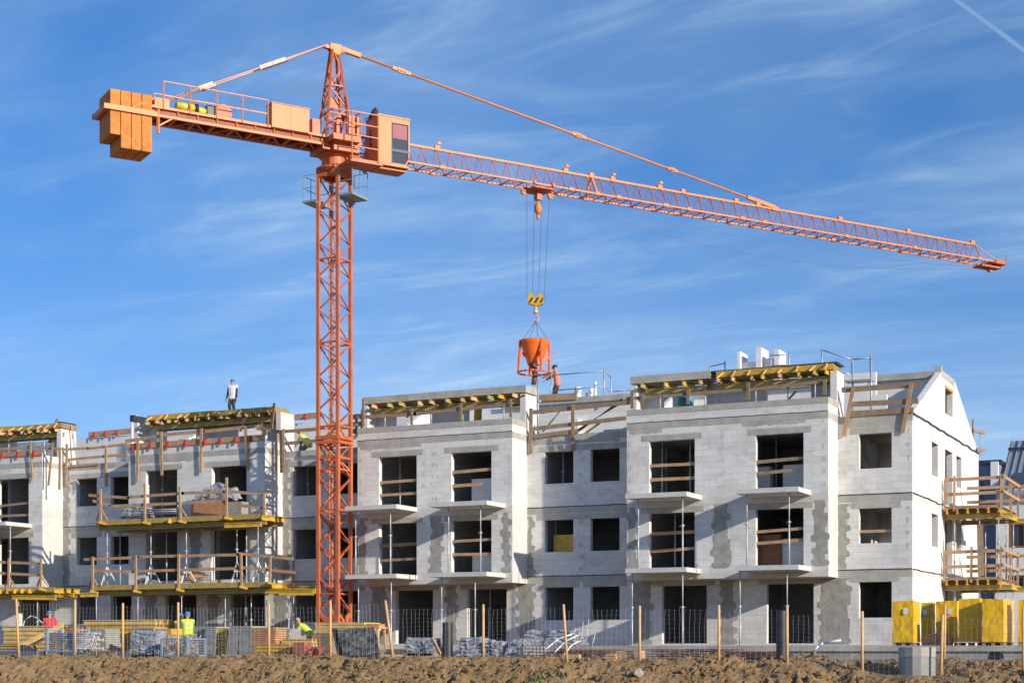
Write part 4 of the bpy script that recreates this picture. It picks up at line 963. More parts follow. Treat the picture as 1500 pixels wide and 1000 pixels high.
deckform('lower balcony shuttering platform with plank rails across the left bay', XA, XP(398, 58.7), 58.7, 60.5, 2.82, [(136, 815, 865), (199, 813, 864), (262, 811, 862), (353, 810, 858), (396, 814, 852)],
         [(123, 819, 204, 816, 0), (200, 815, 350, 812, 0), (346, 810, 430, 818, 0), (134, 835, 200, 837, 0), (198, 836, 350, 832, 0), (346, 830, 432, 838, 0)],
         ext=[((XP(385, 58.7), 58.9, 2.45), (XP(462, 58.9), 58.9, 2.42), .2, .1), ((XP(412, 58.7), 58.55, 2.35), (XP(461, 58.7), 58.6, 2.33), .2, .1), ((XP(400, 60), 60.2, 2.62), (XP(462, 60.2), 60.2, 2.6), .2, .1), ((XP(395, 60), 59.6, 2.70), (XP(440, 60.2), 59.6, 2.7), .2, .1), ((XP(118, 58.3), 58.3, 2.40), (XP(142, 58.3), 58.35, 2.42), .2, .1)])
for px, py, l in ((429, 816, 44),): guard('edge_guard', 'two rail end guard of the lower platform beside the crane mast', 60.9, [(430, 816, 430, 850)], [(400, 813, 430, 817), (402, 832, 430, 842)], 'plank', pw=.1, rw=.12)
deckform('lower balcony shuttering platform with plank rails across the far left bay', XP(-40, 58.7), XP(80, 58.7), 58.7, 60.5, 2.78, [(13, 817, 862), (60, 818, 861)], [(-20, 822, 58, 825, 0), (-20, 838, 60, 842, 0)],
         ext=[((XP(18, 58.5), 58.5, 2.36), (XP(82, 58.5), 58.5, 2.30), .2, .1), ((XP(60, 59), 59.4, 2.45), (XP(100, 59), 59.4, 2.45), .2, .1)], nb=12, fr=.7)
for px, y, lb in ((27, 59.0, 'leftmost, behind the low beam stack'), (55, 59.1, 'behind the bending worker in red'), (141, 58.95, 'left of the tall beam stack'), (170, 60.1, 'behind the tall beam stack, left one'), (202, 58.95, 'behind the tall beam stack, right one'), (266, 58.95, 'right beside the two workers in hi-vis'), (330, 58.95, 'behind the grey board piles'), (360, 60, 'behind the brown board pile, left one'), (368, 59.2, 'behind the brown board pile, right one'), (390, 58.95, 'above the pale grey boards'), (423, 58.95, 'at the beam ends by the mast'), (430, 60.2, 'just left of the bending worker in green')):
    prop(XP(px, y), y, GS, 2.3, 'slim steel prop under the lower balcony shuttering, '+lb)
for px, y, tr, lb in ((157, 59.0, 1, 'leftmost one at the rail end'), (176, 60.2, 0, 'second from the left'), (221, 59.1, 1, 'near the left dark opening'), (244, 60.2, 0, 'before the left dark opening'), (273, 59.1, 1, 'between the two dark openings'), (309, 60.2, 0, 'at the left jamb of the right dark opening'), (347, 59.1, 1, 'near the right dark opening'), (361, 60.0, 0, 'at the right jamb of the right dark opening'), (378, 59.2, 1, 'rightmost one at the corner')):
    prop(XP(px, y), y, 2.82, 5.32, 'steel prop on the lower platform, '+lb, tripod=bool(tr))
# crumpled film bundles
def crumple(x0, x1, y0, y1, z0, z1, seed, amp=.07, top=.12, taper=.85, lay=None):
    n, m = 14, (20 if lay else 9); mb = MB(); rr = random.Random(seed); vs = []; cx, cy = (x0+x1)/2, (y0+y1)/2
    def pt(u, v, w):
        k = 1-(1-taper)*w; k -= lay[1]*(1-abs(sin(pi*lay[0]*w))**.5) if lay else 0
        p = V((cx+(u-.5)*(x1-x0)*k, cy+(v-.5)*(y1-y0)*k, z0+(z1-z0)*w))
        q = p*2.6+V((seed*3.1, 0, 0)); nz = V((noise.noise(q), noise.noise(q+V((9, 0, 0))), noise.noise(q+V((0, 9, 0)))))*amp
        q = p*8; nz += V((noise.noise(q), noise.noise(q+V((9, 0, 0))), noise.noise(q+V((0, 9, 0)))))*amp*.7
        if w < .05: nz.z = 0
        else: nz.z += top*noise.noise(V((p.x*1.6, p.y*1.6, seed)))
        return p+nz
    gx, gy_, gz = [i/n for i in range(n+1)], [i/5 for i in range(6)], [i/m for i in range(m+1)]
    def grid(f, a, b):
        o = len(vs); 
        for j in b:
            for i in a: vs.append(f(i, j))
        w_ = len(a)
        mb.f += [(o+j*w_+i, o+j*w_+i+1, o+(j+1)*w_+i+1, o+(j+1)*w_+i) for j in range(len(b)-1) for i in range(w_-1)]
    grid(lambda a, b: pt(a, 0, b), gx, gz); grid(lambda a, b: pt(a, 1, b), gx, gz); grid(lambda a, b: pt(0, a, b), gy_, gz); grid(lambda a, b: pt(1, a, b), gy_, gz); grid(lambda a, b: pt(a, b, 1), gx, gy_)
    mb.v = [tuple(v) for v in vs]; mb.s = [False]*len(mb.f); return mb
def filmbundle(label, px0, px1, ytop, ybot, y, d, seed, pallet=True, mat='film', cat='wrapped bundle', amp=.07, taper=.85):
    x0, x1 = XP(px0, y), XP(px1, y); zb, zt = ZP((px0+px1)/2, ybot, y), ZP((px0+px1)/2, ytop, y)
    t = thing('wrapped_bundle', label, cat, ((x0+x1)/2, y+d/2, zb))
    zp = zb
    if pallet:
        mb = MB(); zp = zb+.13
        for xx in (x0+.05, (x0+x1)/2, x1-.05): mb.box(xx-.05, xx+.05, y, y+d, zb, zb+.09)
        for k in range(5): yy = y+d*k/4.6; mb.box(x0, x1, yy, yy+.09, zb+.092, zb+.118)
        mb.build('pallet', 'old_plank', t)
    crumple(x0, x1, y, y+d, zp, zt, seed, amp*.7, .12, taper, (max(3, round((zt-zp)/.13)), .07)).build('film', mat, t)
    return t
YPb = 59.6
# on the upper platform: boards under film, a wrapped bundle and loose sheets
t = thing('board_pile', 'pile of reddish brown boards topped with crumpled film on the upper platform', 'board pile', (XP(318, YPb), YPb, 5.78))
x0, x1 = XP(282, YPb), XP(333, YPb)
for k in range(9): MB().box(x0+R.uniform(-.03, .03), x1+R.uniform(-.02, .05), YPb-.1, YPb+.55, 5.79+k*.092, 5.79+k*.092+.085).build('board', 'brown_board', t)
for k in range(8): MB().box(x1+.05, x1+.8+R.uniform(-.03, .03), YPb-.05, YPb+.5, 5.79+k*.085, 5.79+k*.085+.078).build('board', 'grey_board', t)
crumple(XP(283, YPb), XP(345, YPb), YPb-.1, YPb+.6, 6.63, 7.15, 3, .12, .25, .75).build('film', 'film', t)
filmbundle('low crumpled film bundle at the left end of the upper platform', 176, 211, 738, 759, 59.5, .8, 5, False)
t = thing('tube_pile', 'low pile of grey steel tubes lying on the upper platform before the left opening', 'tube pile', P(230, 758, 59.6))
for k in range(7): a = P(212, 753-k % 3*3, 59.4+.07*k); MB().tube(a, a+V((1.7, .1, 0)), .03, 6).build('tube', 'galv', t)
# pile of offcuts on the lower platform
t = thing('board_pile', 'untidy pile of light boards on the lower platform between the openings', 'board pile', P(285, 850, 59.5))
for k in range(9): a = P(262+R.uniform(0, 8), 852-k*1.6, 59.5+.1*R.random()); MB().bar(a, a+V((1.1+R.random()*.5, R.uniform(-.2, .2), R.uniform(-.02, .05))), .18, .03).build('board', 'plank', t)
tag(MB().bar(P(284, 836, 59.4), P(289, 849, 59.35), .04, .6, up=(1, 0, 0)).build('plywood_sheet', 'fresh'), 'small orange brown plywood sheet leaning on the lower platform', 'board')
t = thing('board_pile', 'flat stack of pale boards on the lower platform near the left door', 'board pile', P(218, 852, 59.5))
for k in range(3): a = P(203, 854-k*2, 59.6); MB().bar(a, a+V((1.3-.15*k, .1, 0)), .3, .05).build('board', 'grey_board', t)
# balcony shuttering on the gable
XO = -10.65
def gabledeck(label, y0, y1, zt, rails, posts, seed):
    t = thing('balcony_shuttering', label, 'formwork platform', (-11.8, (y0+y1)/2, zt), 'balcony shuttering platforms')
    MB().box(XG+.08, XO, y0, y1, zt-.03, zt).build('deck', 'form_ply', t)
    MB().box(XG+.08, XO, y0-.04, y0-.003, zt-.05, zt+.07).build('edge_board', 'old_plank', t)
    for i in range(6): x = XG+.22+(XO-XG-.35)*i/5; hbeam(MB(), (x, y0-.1, zt-.145), (x, y1+.15, zt-.145), .2, .09).build('cross_beam', 'olive_beam' if i % 2 else 'yellow_beam', t)
    for y in (y0+.35, y1-.3): hbeam(MB(), (XG+.1, y, zt-.35), (XO+.35, y, zt-.35), .2, .09).build('main_beam', 'olive_beam', t)
    hbeam(MB(), (XO-.1, y0+.2, zt-.27), (XO+.05, y1+.6, zt-.27), .2, .09).build('main_beam', 'yellow_beam', t)
    for a in posts: MB().bar(V(a[0]), V(a[1]), .09, .06, up=(0, 1, 0)).build('post', 'plank', t)
    for a, b in rails: MB().bar(V(a), V(b), .035, .13).build('rail', 'plank', t)
    return t
for lb, y0, zt, zz in (('upper balcony shuttering platform with plank rails on the gable end', 67.8, 5.72, (.55, 1.15)), ('lower balcony shuttering platform with plank rails on the gable end', 67.7, 2.80, (.5, 1.1))):
    y1 = y0+4.0; ps = []; rs = []
    for x in (XG+.12, XG+.5 if zt > 4 else XG+1.2, XO-.05): ps.append(((x, y0-.03, zt-.15), (x+.02, y0-.05, zt+1.3-(.15 if x < XG+.2 else 0))))
    for y in (y0+2, y1): ps.append(((XO+.02, y, zt-.2), (XO+.03, y, zt+1.25)))
    for h in zz: rs += [((XG+.1, y0, zt+h), (XO+.1, y0, zt+h+.02)), ((XO+.05, y0-.1, zt+h+.06), (XO+.08, y1+.1, zt+h)), ((XG+.3, y1, zt+h), (XO+.3, y1, zt+h))]
    gabledeck(lb, y0, y1, zt, rs, ps, 1)
for i, (x, y, lb) in enumerate(((-12.6, 68.1, 'nearest the wall'), (-11.6, 68.1, 'front middle one'), (-10.85, 68.1, 'outer front one'), (-11.9, 71.3, 'rear inner one'), (-10.75, 71.3, 'rear outer one'), (-10.8, 69.8, 'outer side one'))):
    prop(x, y, 2.8, 5.25, 'slim steel prop between the two gable platforms, '+lb); prop(x, y+.05, 0, 2.33, 'slim steel prop under the lower gable platform, '+lb)
tag(MB().bar((-11.45, 67.55, 2.9), (-11.5, 67.6, 5.0), .04, .24, up=(1, 0, 0)).build('scaffold_plank', 'old_plank'), 'tall weathered plank standing upright on the lower gable platform', 'plank')
# things on the roof
def pipe(px, y, z0, h, r, label):
    mb = MB(); c = V((XP(px, y), y, z0)); mb.tube(c, c+UZ*h, r, 14); mb.tube(c+UZ*(h-.05), c+UZ*(h+.22), r*1.25, 14, r*1.1); mb.tube(c+UZ*(h*.3), c+UZ*(h*.3+.08), r*1.12, 14)
    tag(mb.build('vent_pipe', 'white_plastic'), label, 'vent pipe', 'white pipes on the roof')
pipe(847, 69, 11.36, .45, .14, 'stout white vent pipe on the ridge slab right of the worker'); pipe(860, 69.4, 11.36, .22, .07, 'short thin white vent pipe right of the stout one'); pipe(866, 69.2, 11.36, .42, .09, 'medium white vent pipe beside the steel rail posts'); pipe(872, 69.6, 11.36, .75, .06, 'tall thin white vent pipe beside the steel rail posts')
for px, lb in ((194.5, 'left'), (200.5, 'right')):
    c = V((XP(px, 66), 66, 8.74)); mb = MB(); mb.tube(c, c+UZ*2.95, .10, 12); mb.ball(c+UZ*2.95, .10, 12, 6)
    tag(mb.build('vent_pipe', 'white_plastic'), 'tall white vent pipe beside the left bay roof, %s one of two' % lb, 'vent pipe', 'white pipes on the roof')
t = thing('timber_bundle', 'bundle of upright boards leaning beside the two tall white pipes', 'boards', V((XP(208, 65.8), 65.8, 8.74)))
for k in range(4): x = XP(205+k*2.6, 65.8); MB().box(x-.06, x+.05, 65.8, 65.84, 8.74, 11.35+.12*R.random()).build('board', 'plank', t)
def steelrail(label, pts, hs, r=.022, z0=None):
    t = thing('steel_guard_rail', label, 'guard rail', pts[0], 'steel guard rails on the roof')
    for p in pts: MB().tube(V(p)-UZ*.1, V(p)+UZ*(max(hs)+.08), r*1.2, 7).build('post', 'galv', t)
    for h in hs:
        for a, b in zip(pts, pts[1:]): MB().tube(V(a)+UZ*h, V(b)+UZ*h, r, 6).build('rail', 'galv', t)
def rp(px, y, z=11.36): return V((XP(px, y), y, z))
steelrail('steel guard rail on the ridge slab in front of the worker', [rp(808, 67.75, 11.0), rp(885, 67.75, 11.0), rp(895, 69.5, 11.0)], (.75, 1.45), .026)
steelrail('steel guard rail left of the worker behind the middle bay roof', [rp(724, 67.9), rp(788, 67.9)], (.62, ), .024)
tag(MB().tube(rp(788, 66, 8.74), rp(788, 66, 12.0), .045, 8).tube(rp(786, 66, 11.0), rp(792, 66, 11.0), .05, 8).build('steel_post', 'galv'), 'tall steel post beside the white cheek of the middle bay roof', 'post')
steelrail('thin steel guard rail between the vent pipes and the right bay', [rp(899, 69), rp(919, 69), rp(934, 69.2)], (.35, ), .024)
steelrail('short steel guard rail on the roof left of the white block fins', [rp(1040, 69, 11.9), rp(1062, 69, 12.0)], (.6, ), .026)
steelrail('steel guard rail among the white block fins', [rp(1129, 68.6, 11.9), rp(1156, 68.6, 11.9)], (.35, .8), .026)
steelrail('tall steel guard rail right of the right bay roof', [rp(1204, 68, 11.5), rp(1248, 68, 11.0), rp(1275, 68, 11.0)], (.5, 1.15), .03)
steelrail('low steel guard rail on the ridge slab near the gable', [rp(1284, 70.4, 11.3), rp(1320, 70.4, 11.3), rp(1327, 70.4, 11.3)], (.45, ), .024)
tag(MB().tube(rp(1276, 64.5, 8.74), rp(1276, 64.5, 11.55), .04, 8).tube(rp(1249, 64.5, 8.74), rp(1249, 64.5, 11.4), .04, 8).box(rp(1237, 64.3).x, rp(1276, 64.3).x, 64.3, 64.9, 10.62, 10.68).bar(rp(1262, 64.5, 10.2), rp(1275, 64.5, 10.6), .04).build('scaffold', 'galv'), 'small steel scaffold with a narrow deck behind the guard beside the right bay roof', 'scaffold')
for px0, px1, zt, lb in ((1080, 1084, 13.0, 'left'), (1107, 1115, 13.1, 'middle'), (1134, 1141, 12.95, 'right')):
    y = 68.6; tag(MB().box(XP(px0, y), XP(px1, y), y, y+1.1, 11.36, zt).build('block_fin', 'white_block'), 'upright white block fin above the right bay roof, %s one of three' % lb, 'block wall', 'white block fins on the roof')
tag(MB().box(XP(1085, 68.9), XP(1106, 68.9), 68.9, 69.1, 11.36, 12.55).build('block_fin', 'white_block'), 'low white block wall between the left and middle fins on the roof', 'block wall')
tag(MB().box(XP(1116, 68.9), XP(1133, 68.9), 68.9, 69.1, 11.36, 12.65).build('block_fin', 'white_block'), 'low white block wall between the middle and right fins on the roof', 'block wall')
tag(MB().box(XP(1237, 66.8), XP(1283, 66.8), 66.8, 67.0, 8.74, 11.35).build('chimney_wall', 'white_block'), 'pale chimney wall of blocks behind the steel scaffold', 'block wall')
tag(MB().lathe((XP(1005, 64), 64, 8.74), [(0, 0), (.32, 0), (.34, .5), (.33, 1.9), (.3, 1.95), (0, 1.95)], 18).build('water_barrel', 'teal'), 'teal barrel standing in the left gap of the right bay roof storey', 'barrel')
tag(MB().box(XP(985, 64), XP(998, 64), 64, 64.6, 8.74, 10.5).build('cabinet', 'white_plastic'), 'pale cabinet beside the teal barrel in the right bay roof storey', 'cabinet')
blocks(XP(810, 65.2), 65.2, 8.74, 2, 5, 'small stack of white blocks behind the weathered plank guard')
blocks(XP(884, 63.2), 63.2, 8.9, 2, 1, 'row of white blocks lying on the slab edge beside the right bay')
t = thing('rebar_bundle', 'bundle of thin dark reinforcing bars leaning across the strip guard beside the right bay', 'rebar', P(860, 630, 62.4))
for k in range(9): MB().tube(P(826+k*2.5, 640-k*.7, 62.6), P(908+k*.5, 592-k*1.2, 62.2), .011, 5).build('rebar', 'rust', t)
# things in the gable window and behind the gable
t = thing('formwork_props', 'red and yellow formwork props standing in the top gable window', 'props', (-13.6, 69.2, 8.8))
for k in range(4): MB().tube((-13.7-.1*k, 68.8+.32*k, 9.6), (-13.7-.1*k, 68.8+.3*k, 10.9), .05, 7).build('prop', 'red' if k % 2 else 'yellow_beam', t)
MB().box(XG-.08, XG+.012, 68.45, 70.25, 10.78, 10.9).build('lintel', 'yellow_beam', bld)
t = thing('edge_guard', 'small timber and steel edge guard at the rear eave of the gable', 'guard rail', (-13.2, 76.1, 8.9), 'timber edge guards')
MB().bar((-13.15, 75.5, 8.9), (-13.15, 75.5, 10.35), .08).build('post', 'plank', t); MB().tube((-12.9, 76.0, 8.7), (-12.9, 76.0, 9.9), .03, 6).build('post', 'galv', t); MB().bar((-13.15, 75.45, 9.85), (-12.75, 76.2, 9.8), .08, .14).build('rail', 'old_plank', t); MB().bar((-13.0, 75.6, 9.0), (-12.75, 76.2, 9.0), .08, .12).build('rail', 'old_plank', t)

# loose timber on the roof edges
t = thing('edge_guard', 'rough timber guard of posts and boards on the slab just right of the crane mast', 'formwork', P(530, 625, 63.2))
for a, b in (((522, 640), (522, 606)), ((530, 640), (531, 600)), ((541, 636), (541, 596)), ((548, 630), (548, 612))): MB().bar(P(*a, 63.2), P(*b, 63.2), .12, .06, up=(0, 1, 0)).build('post', 'plank', t)
for a, b in (((514, 611), (552, 606)), ((516, 622), (546, 618)), ((512, 632), (540, 629))): MB().bar(P(*a, 63.15), P(*b, 63.15), .05, .2).build('board', 'old_plank' if a[1] > 620 else 'plank', t)
for i, (a, b, y, m, lb) in enumerate((((72, 648), (84, 613), 62.4, 'old_plank', 'weathered plank leaning against the roof shuttering of the far left bay'),
    ((114, 680), (104, 622), 62.6, 'prop', 'slim steel brace leaning beside the far left bay roof'),
    ((397, 632), (402, 590), 61.8, 'plank', 'short plank leaning at the right end of the left bay shuttering'),
    ((352, 632), (359, 612), 61.8, 'old_plank', 'short dark plank leaning under the left bay shuttering'),
    ((744, 590), (769, 578), 61.7, 'old_plank', 'dark plank end under the right corner of the middle bay roof'),
    ((596, 611), (612, 590), 62.3, 'red', 'red bar leaning in the gap under the middle bay roof'),
    ((850, 640), (880, 618), 62.2, 'old_plank', 'weathered plank lying across the slab edge below the dark bars'),
    ((795, 632), (822, 600), 62.5, 'galv', 'slim steel tube leaning behind the weathered guard, left of its second post'),
    ((1150, 590), (1166, 573), 63.4, 'plank', 'loose plank leaning in the right gap of the right bay roof'),
    ((1360, 640), (1362, 620), 62.0, 'plank', '') )):
    if lb: tag(MB().bar(P(*a, y), P(*b, y-.1), .05, .14 if m not in ('prop', 'galv') else .05, up=(0, 1, 0)).build('plank' if m not in ('prop', 'galv', 'red') else 'steel_bar', m), lb, 'plank' if m not in ('prop', 'galv', 'red') else 'steel bar')
t = thing('block_row', 'row of loose white blocks on the terrace slab behind the left bay edge board', 'block stack', P(290, 640, 61.6))
for k in range(5): x = XP(262+k*9, 61.6); MB().box(x, x+.24, 61.6, 61.85, 8.96, 9.72+.06*(k % 2)).build('block', 'white_block' if k % 2 else 'plank', t)
# ------------------------------------------------------------ material stacks and fence in front of the building
def gz(x, y): return ground(x, y)
def stack(name, label, px0, px1, ytop, ybot, y, d, layers, mat, cat='timber stack', jit=.03, profile=False, tilt=0, slab=False, group=None, end=None):
    x0, x1 = XP(px0, y), XP(px1, y); zb = ZP((px0+px1)/2, ybot, y); zt = ZP((px0+px1)/2, ytop, y); h = (zt-zb)/layers
    t = thing(name, label, cat, ((x0+x1)/2, y+d/2, zb), group)
    for k in range(layers):
        a, b = x0+R.uniform(-jit, jit)+tilt*k*h, x1+R.uniform(-jit, jit)+tilt*k*h; mb = MB()
        if profile:
            for q in range(max(2, int(d/.24))): hbeam(mb, (a+R.uniform(-jit, jit), y+.06+.24*q, zb+h*(k+.5)), (b+R.uniform(-jit, jit), y+.06+.24*q, zb+h*(k+.5)), h*.97, .1)
        else: mb.box(a, b, y+R.uniform(-.015, .015), y+d, zb+h*k+.004, zb+h*(k+1)-h*.10)
        mb.build('beam' if profile else 'board', end if (end and k == layers-1) else mat, t)
    return t
def pair(mat): return mat
stack('beam_stack', 'low stack of yellow brown formwork beams at the left edge behind the worker in red', 4, 80, 916, 953, 51.5, 1.0, 6, 'tan_beam', profile=True, jit=.04)
stack('beam_stack', 'short stack of orange brown beams right of the worker in red', 92, 114, 917, 938, 52.2, .8, 5, 'brown_board', profile=True)
stack('beam_stack', 'low front layer of brown beams on the ground at the left edge', -20, 46, 944, 953, 50.2, .5, 2, 'plank', profile=True)
a, b = P(27, 948, 50.4), P(93, 914, 51.0)
tag(hbeam(MB(), a, b, .2, .1).build('formwork_beam', 'tan_beam'), 'single yellow brown beam tilted up in the hand of the worker in red', 'beam')
stack('beam_stack', 'tall stack of yellow formwork beams with a pale top layer', 122, 226, 907, 953, 52.5, 1.3, 7, 'yellow_beam', profile=True, jit=.06, end='tan_beam')
stack('board_stack', 'small leaning stack of grey brown boards between the prop rack and the tall beam stack', 131, 156, 920, 949, 50.6, .9, 9, 'grey_board', cat='board stack', jit=.03, tilt=-.15)
stack('board_stack', 'grey shuttering boards stacked behind the film bundle', 193, 225, 918, 950, 52.0, .9, 10, 'grey_board', cat='board stack')
stack('board_stack', 'yellow shuttering boards stacked left of the two workers in hi-vis', 226, 251, 919, 950, 52.1, .9, 3, 'yellow_beam', cat='board stack')
stack('board_stack', 'dark grey shuttering boards stacked right of the two workers', 283, 299, 917, 958, 51.0, .9, 15, 'grey_board', cat='board stack', jit=.02)
stack('board_stack', 'pale grey shuttering boards with ragged ends beside the yellow edged pile', 300, 316, 917, 958, 50.8, .9, 15, 'grey_board', cat='board stack', jit=.015)
stack('board_stack', 'pile of black boards with yellow edges', 317, 332, 918, 957, 50.9, .9, 4, 'yellow_beam', cat='board stack', jit=.02, tilt=.06)
stack('board_stack', 'blue grey boards piled with leaning left side', 331, 347, 916, 960, 50.6, .9, 16, 'grey_board', cat='board stack', jit=.02, tilt=.12)
stack('board_stack', 'dark grey boards piled left of the orange brown boards', 349, 367, 916, 960, 50.6, .9, 16, 'grey_board', cat='board stack', jit=.02, tilt=.06)
stack('board_stack', 'pile of orange brown shuttering boards behind a stake', 368, 402, 918, 960, 50.6, .9, 13, 'brown_board', cat='board stack', jit=.025, tilt=.05)
stack('board_stack', 'short pile of pale grey boards right of the orange brown boards', 403, 424, 920, 944, 51.3, .8, 8, 'grey_board', cat='board stack', jit=.02)
stack('beam_stack', 'low stack of yellow beams lying in front of the orange brown boards', 376, 425, 942, 963, 49.8, .6, 4, 'yellow_beam', profile=True)
stack('beam_stack', 'stack of olive beams tilted behind the red bricks', 414, 458, 935, 951, 50.8, .7, 3, 'tan_beam', profile=True)
stack('timber_stack', 'stack of olive planks at the foot of the crane mast', 462, 533, 911, 932, 53.5, 1.2, 5, 'tan_beam', jit=.08)
stack('timber_stack', 'block of short dark timbers below the crane mast beside the stake', 458, 486, 926, 958, 51.2, .8, 9, 'old_plank', jit=.05)
stack('timber_stack', 'thin layer of pale planks right of the leaning black board', 555, 592, 950, 958, 50.6, .6, 3, 'fresh', jit=.08)
stack('timber_stack', 'pale timber offcuts, the larger stack of the two', 902, 939, 952, 967, 48.6, .45, 4, 'fresh', jit=.05)
stack('timber_stack', 'pale timber offcuts, the small low stack left of the larger one', 886, 901, 957, 968, 48.5, .3, 3, 'fresh', jit=.05)
stack('timber_stack', 'single pale square timber lying before the steel pipes', 807, 848, 957, 965, 48.6, .2, 1, 'fresh')
# rack with steel props
y = 49.6; x0, x1 = XP(69, y), XP(109, y); zb, zt = ZP(89, 958, y), ZP(89, 919, y)
t = thing('steel_rack', 'blue grey steel rack holding a load of steel props', 'rack', ((x0+x1)/2, y+.4, zb))
for xx in (x0, x1):
    mb = MB()
    for yy in (y, y+.8): mb.box(xx-.05, xx+.05, yy-.05, yy+.05, zb, zt)
    mb.bar((xx, y, zb+.15), (xx, y+.8, zb+.15), .08).bar((xx, y, zt-.08), (xx, y+.8, zt-.08), .06); mb.build('rack_frame', 'blue_steel', t)
MB().bar((x0, y, zb+.14), (x1, y, zb+.14), .08).bar((x0, y+.8, zb+.14), (x1, y+.8, zb+.14), .08).build('rack_beam', 'blue_steel', t)
for k in range(8):
    for q in range(3):
        zc = zb+.24+k*.083; yy = y+.09+q*.29; a = x0-.18+R.uniform(-.06, .04); b = x1+.75+R.uniform(-.35, .1)
        tag(MB().tube((a, yy, zc), (b, yy, zc), .034, 7).tube((b, yy, zc), (b+.012, yy, zc), .062, 8).tube(((a+b)/2, yy, zc), (b, yy, zc), .04, 7).build('stored_prop', 'prop' if R.random() < .6 else 'galv'), ('grey steel prop in the front row of the blue grey rack, '+('lowest', 'second layer up', 'third layer up', 'fourth layer up', 'fourth layer down', 'third layer down', 'second layer down', 'topmost')[k]) if q == 0 else 'grey steel prop lying in the rear rows of the blue grey rack', 'prop', 'steel props stored in the rack')
filmbundle('tall bundle wrapped in bluish crumpled film before the yellow beams', 188, 229, 924, 962, 50.2, .8, 7)
# steel mesh crate with clamps
y = 49.2; x0, x1 = XP(237, y), XP(274, y); zb, zt = ZP(255, 965, y), ZP(255, 934, y); d = 1.1
t = thing('mesh_crate', 'grey blue steel mesh crate filled with galvanised clamps', 'crate', ((x0+x1)/2, y+d/2, zb))
mb = MB()
for xx in (x0, x1):
    for yy in (y, y+d): mb.box(xx-.04, xx+.04, yy-.04, yy+.04, zb, zt)
for z in (zb+.14, zt-.03):
    mb.bar((x0, y, z), (x1, y, z), .05).bar((x0, y+d, z), (x1, y+d, z), .05).bar((x0, y, z), (x0, y+d, z), .05).bar((x1, y, z), (x1, y+d, z), .05)
mb.build('frame', 'blue_steel', t)
mb = MB()
for i in range(1, 9): mb.tube((x0+(x1-x0)*i/9, y, zb+.14), (x0+(x1-x0)*i/9, y, zt), .008, 4).tube((x1, y+d*i/9, zb+.14), (x1, y+d*i/9, zt), .008, 4)
for i in range(1, 6): z = zb+.14+(zt-zb-.14)*i/6; mb.tube((x0, y, z), (x1, y, z), .008, 4).tube((x1, y, z), (x1, y+d, z), .008, 4)
mb.build('mesh_side', 'galv', t)
rr = random.Random(3); mb = MB()
for k in range(230):
    c = V((rr.uniform(x0+.1, x1-.1), rr.uniform(y+.06, y+d-.1), rr.uniform(zb+.2, zt+.04))); dv = V((rr.gauss(0, 1), rr.gauss(0, 1), rr.gauss(0, 1))).normalized()*.12
    mb.tube(c-dv, c+dv, .017, 5)
tag(mb.build('clamp_heap', 'prop'), 'heap of loose galvanised clamps inside the mesh crate', 'clamps', kind='stuff')
filmbundle('orange film scraps on the grey boards behind the mesh crate', 227, 246, 931, 945, 50.8, .5, 9, False, 'brown_board', amp=.05)
tag(MB().bar(P(246, 934, 50.0), P(284, 929, 50.2), .5, .05).build('board', 'olive_beam'), 'olive board lying across the top of the mesh crate', 'board')
# bricks
y = 49.4; x0, x1 = XP(427, y), XP(460, y); zb = ZP(440, 964, y)
t = thing('brick_pallet', 'pallet with a small stack of red bricks and tumbled ones beside it', 'brick pallet', ((x0+x1)/2, y+.3, zb))
mb = MB()
for k in range(4): mb.box(x0-.05, x1+.15, y+k*.2, y+k*.2+.12, zb+.08, zb+.11)
for xx in (x0, x1): mb.box(xx-.05, xx+.05, y, y+.75, zb, zb+.08)
mb.build('pallet', 'old_plank', t)
for k in range(6):
    for i in range(3 if k < 2 else 2):
        for q in range(2): MB().box(x0+.05+i*.25, x0+.05+i*.25+.235, y+.03+q*.3, y+.03+q*.3+.25, zb+.115+k*.08, zb+.115+k*.08+.072).build('brick', 'brick', t)
for k in range(16):
    c = V((x0+.55+rr.random()*.6, y+.05+rr.random()*.5, zb+.17+rr.random()*.2)); u = V((rr.gauss(0, 1), rr.gauss(0, 1), rr.gauss(0, .5))).normalized(); v = u.orthogonal().normalized()
    MB().obox(c, u, v, u.cross(v), .12, .06, .04).build('brick', 'brick', t)
# leaning black board in a frame
y = 49.6; q = [P(488, 922, y+.55), P(548, 918, y+.5), P(557, 959, y), P(500, 962, y)]
t = thing('leaning_board', 'big black mottled board leaning with a dark frame along its left edge', 'board', (q[2]+q[3])/2)
n = ((q[1]-q[0]).cross(q[3]-q[0])).normalized()
q = [q[0].lerp(q[1], .10), q[1], q[2], q[3].lerp(q[2], .08)]
MB().prism(q, n*.05).build('panel', 'mottled', t)
mb = MB(); w_ = .06
for a, b in ((q[0], q[3]), (q[3], q[2]), (q[0]-V((.18, 0, 0)), q[3]-V((.2, 0, 0))), (q[0]-V((.18, 0, 0)), q[0]), (q[3]-V((.2, 0, 0)), q[3])): mb.bar(a+V((0, -.03, 0)), b+V((0, -.03, 0)), .05, .07)
mb.prism([q[0]-V((.17, -.02, 0)), q[0]+V((0, .02, 0)), q[3]+V((0, .02, 0)), q[3]-V((.19, -.02, 0))], V((0, .03, 0)))
mb.build('frame', 'membrane', t)
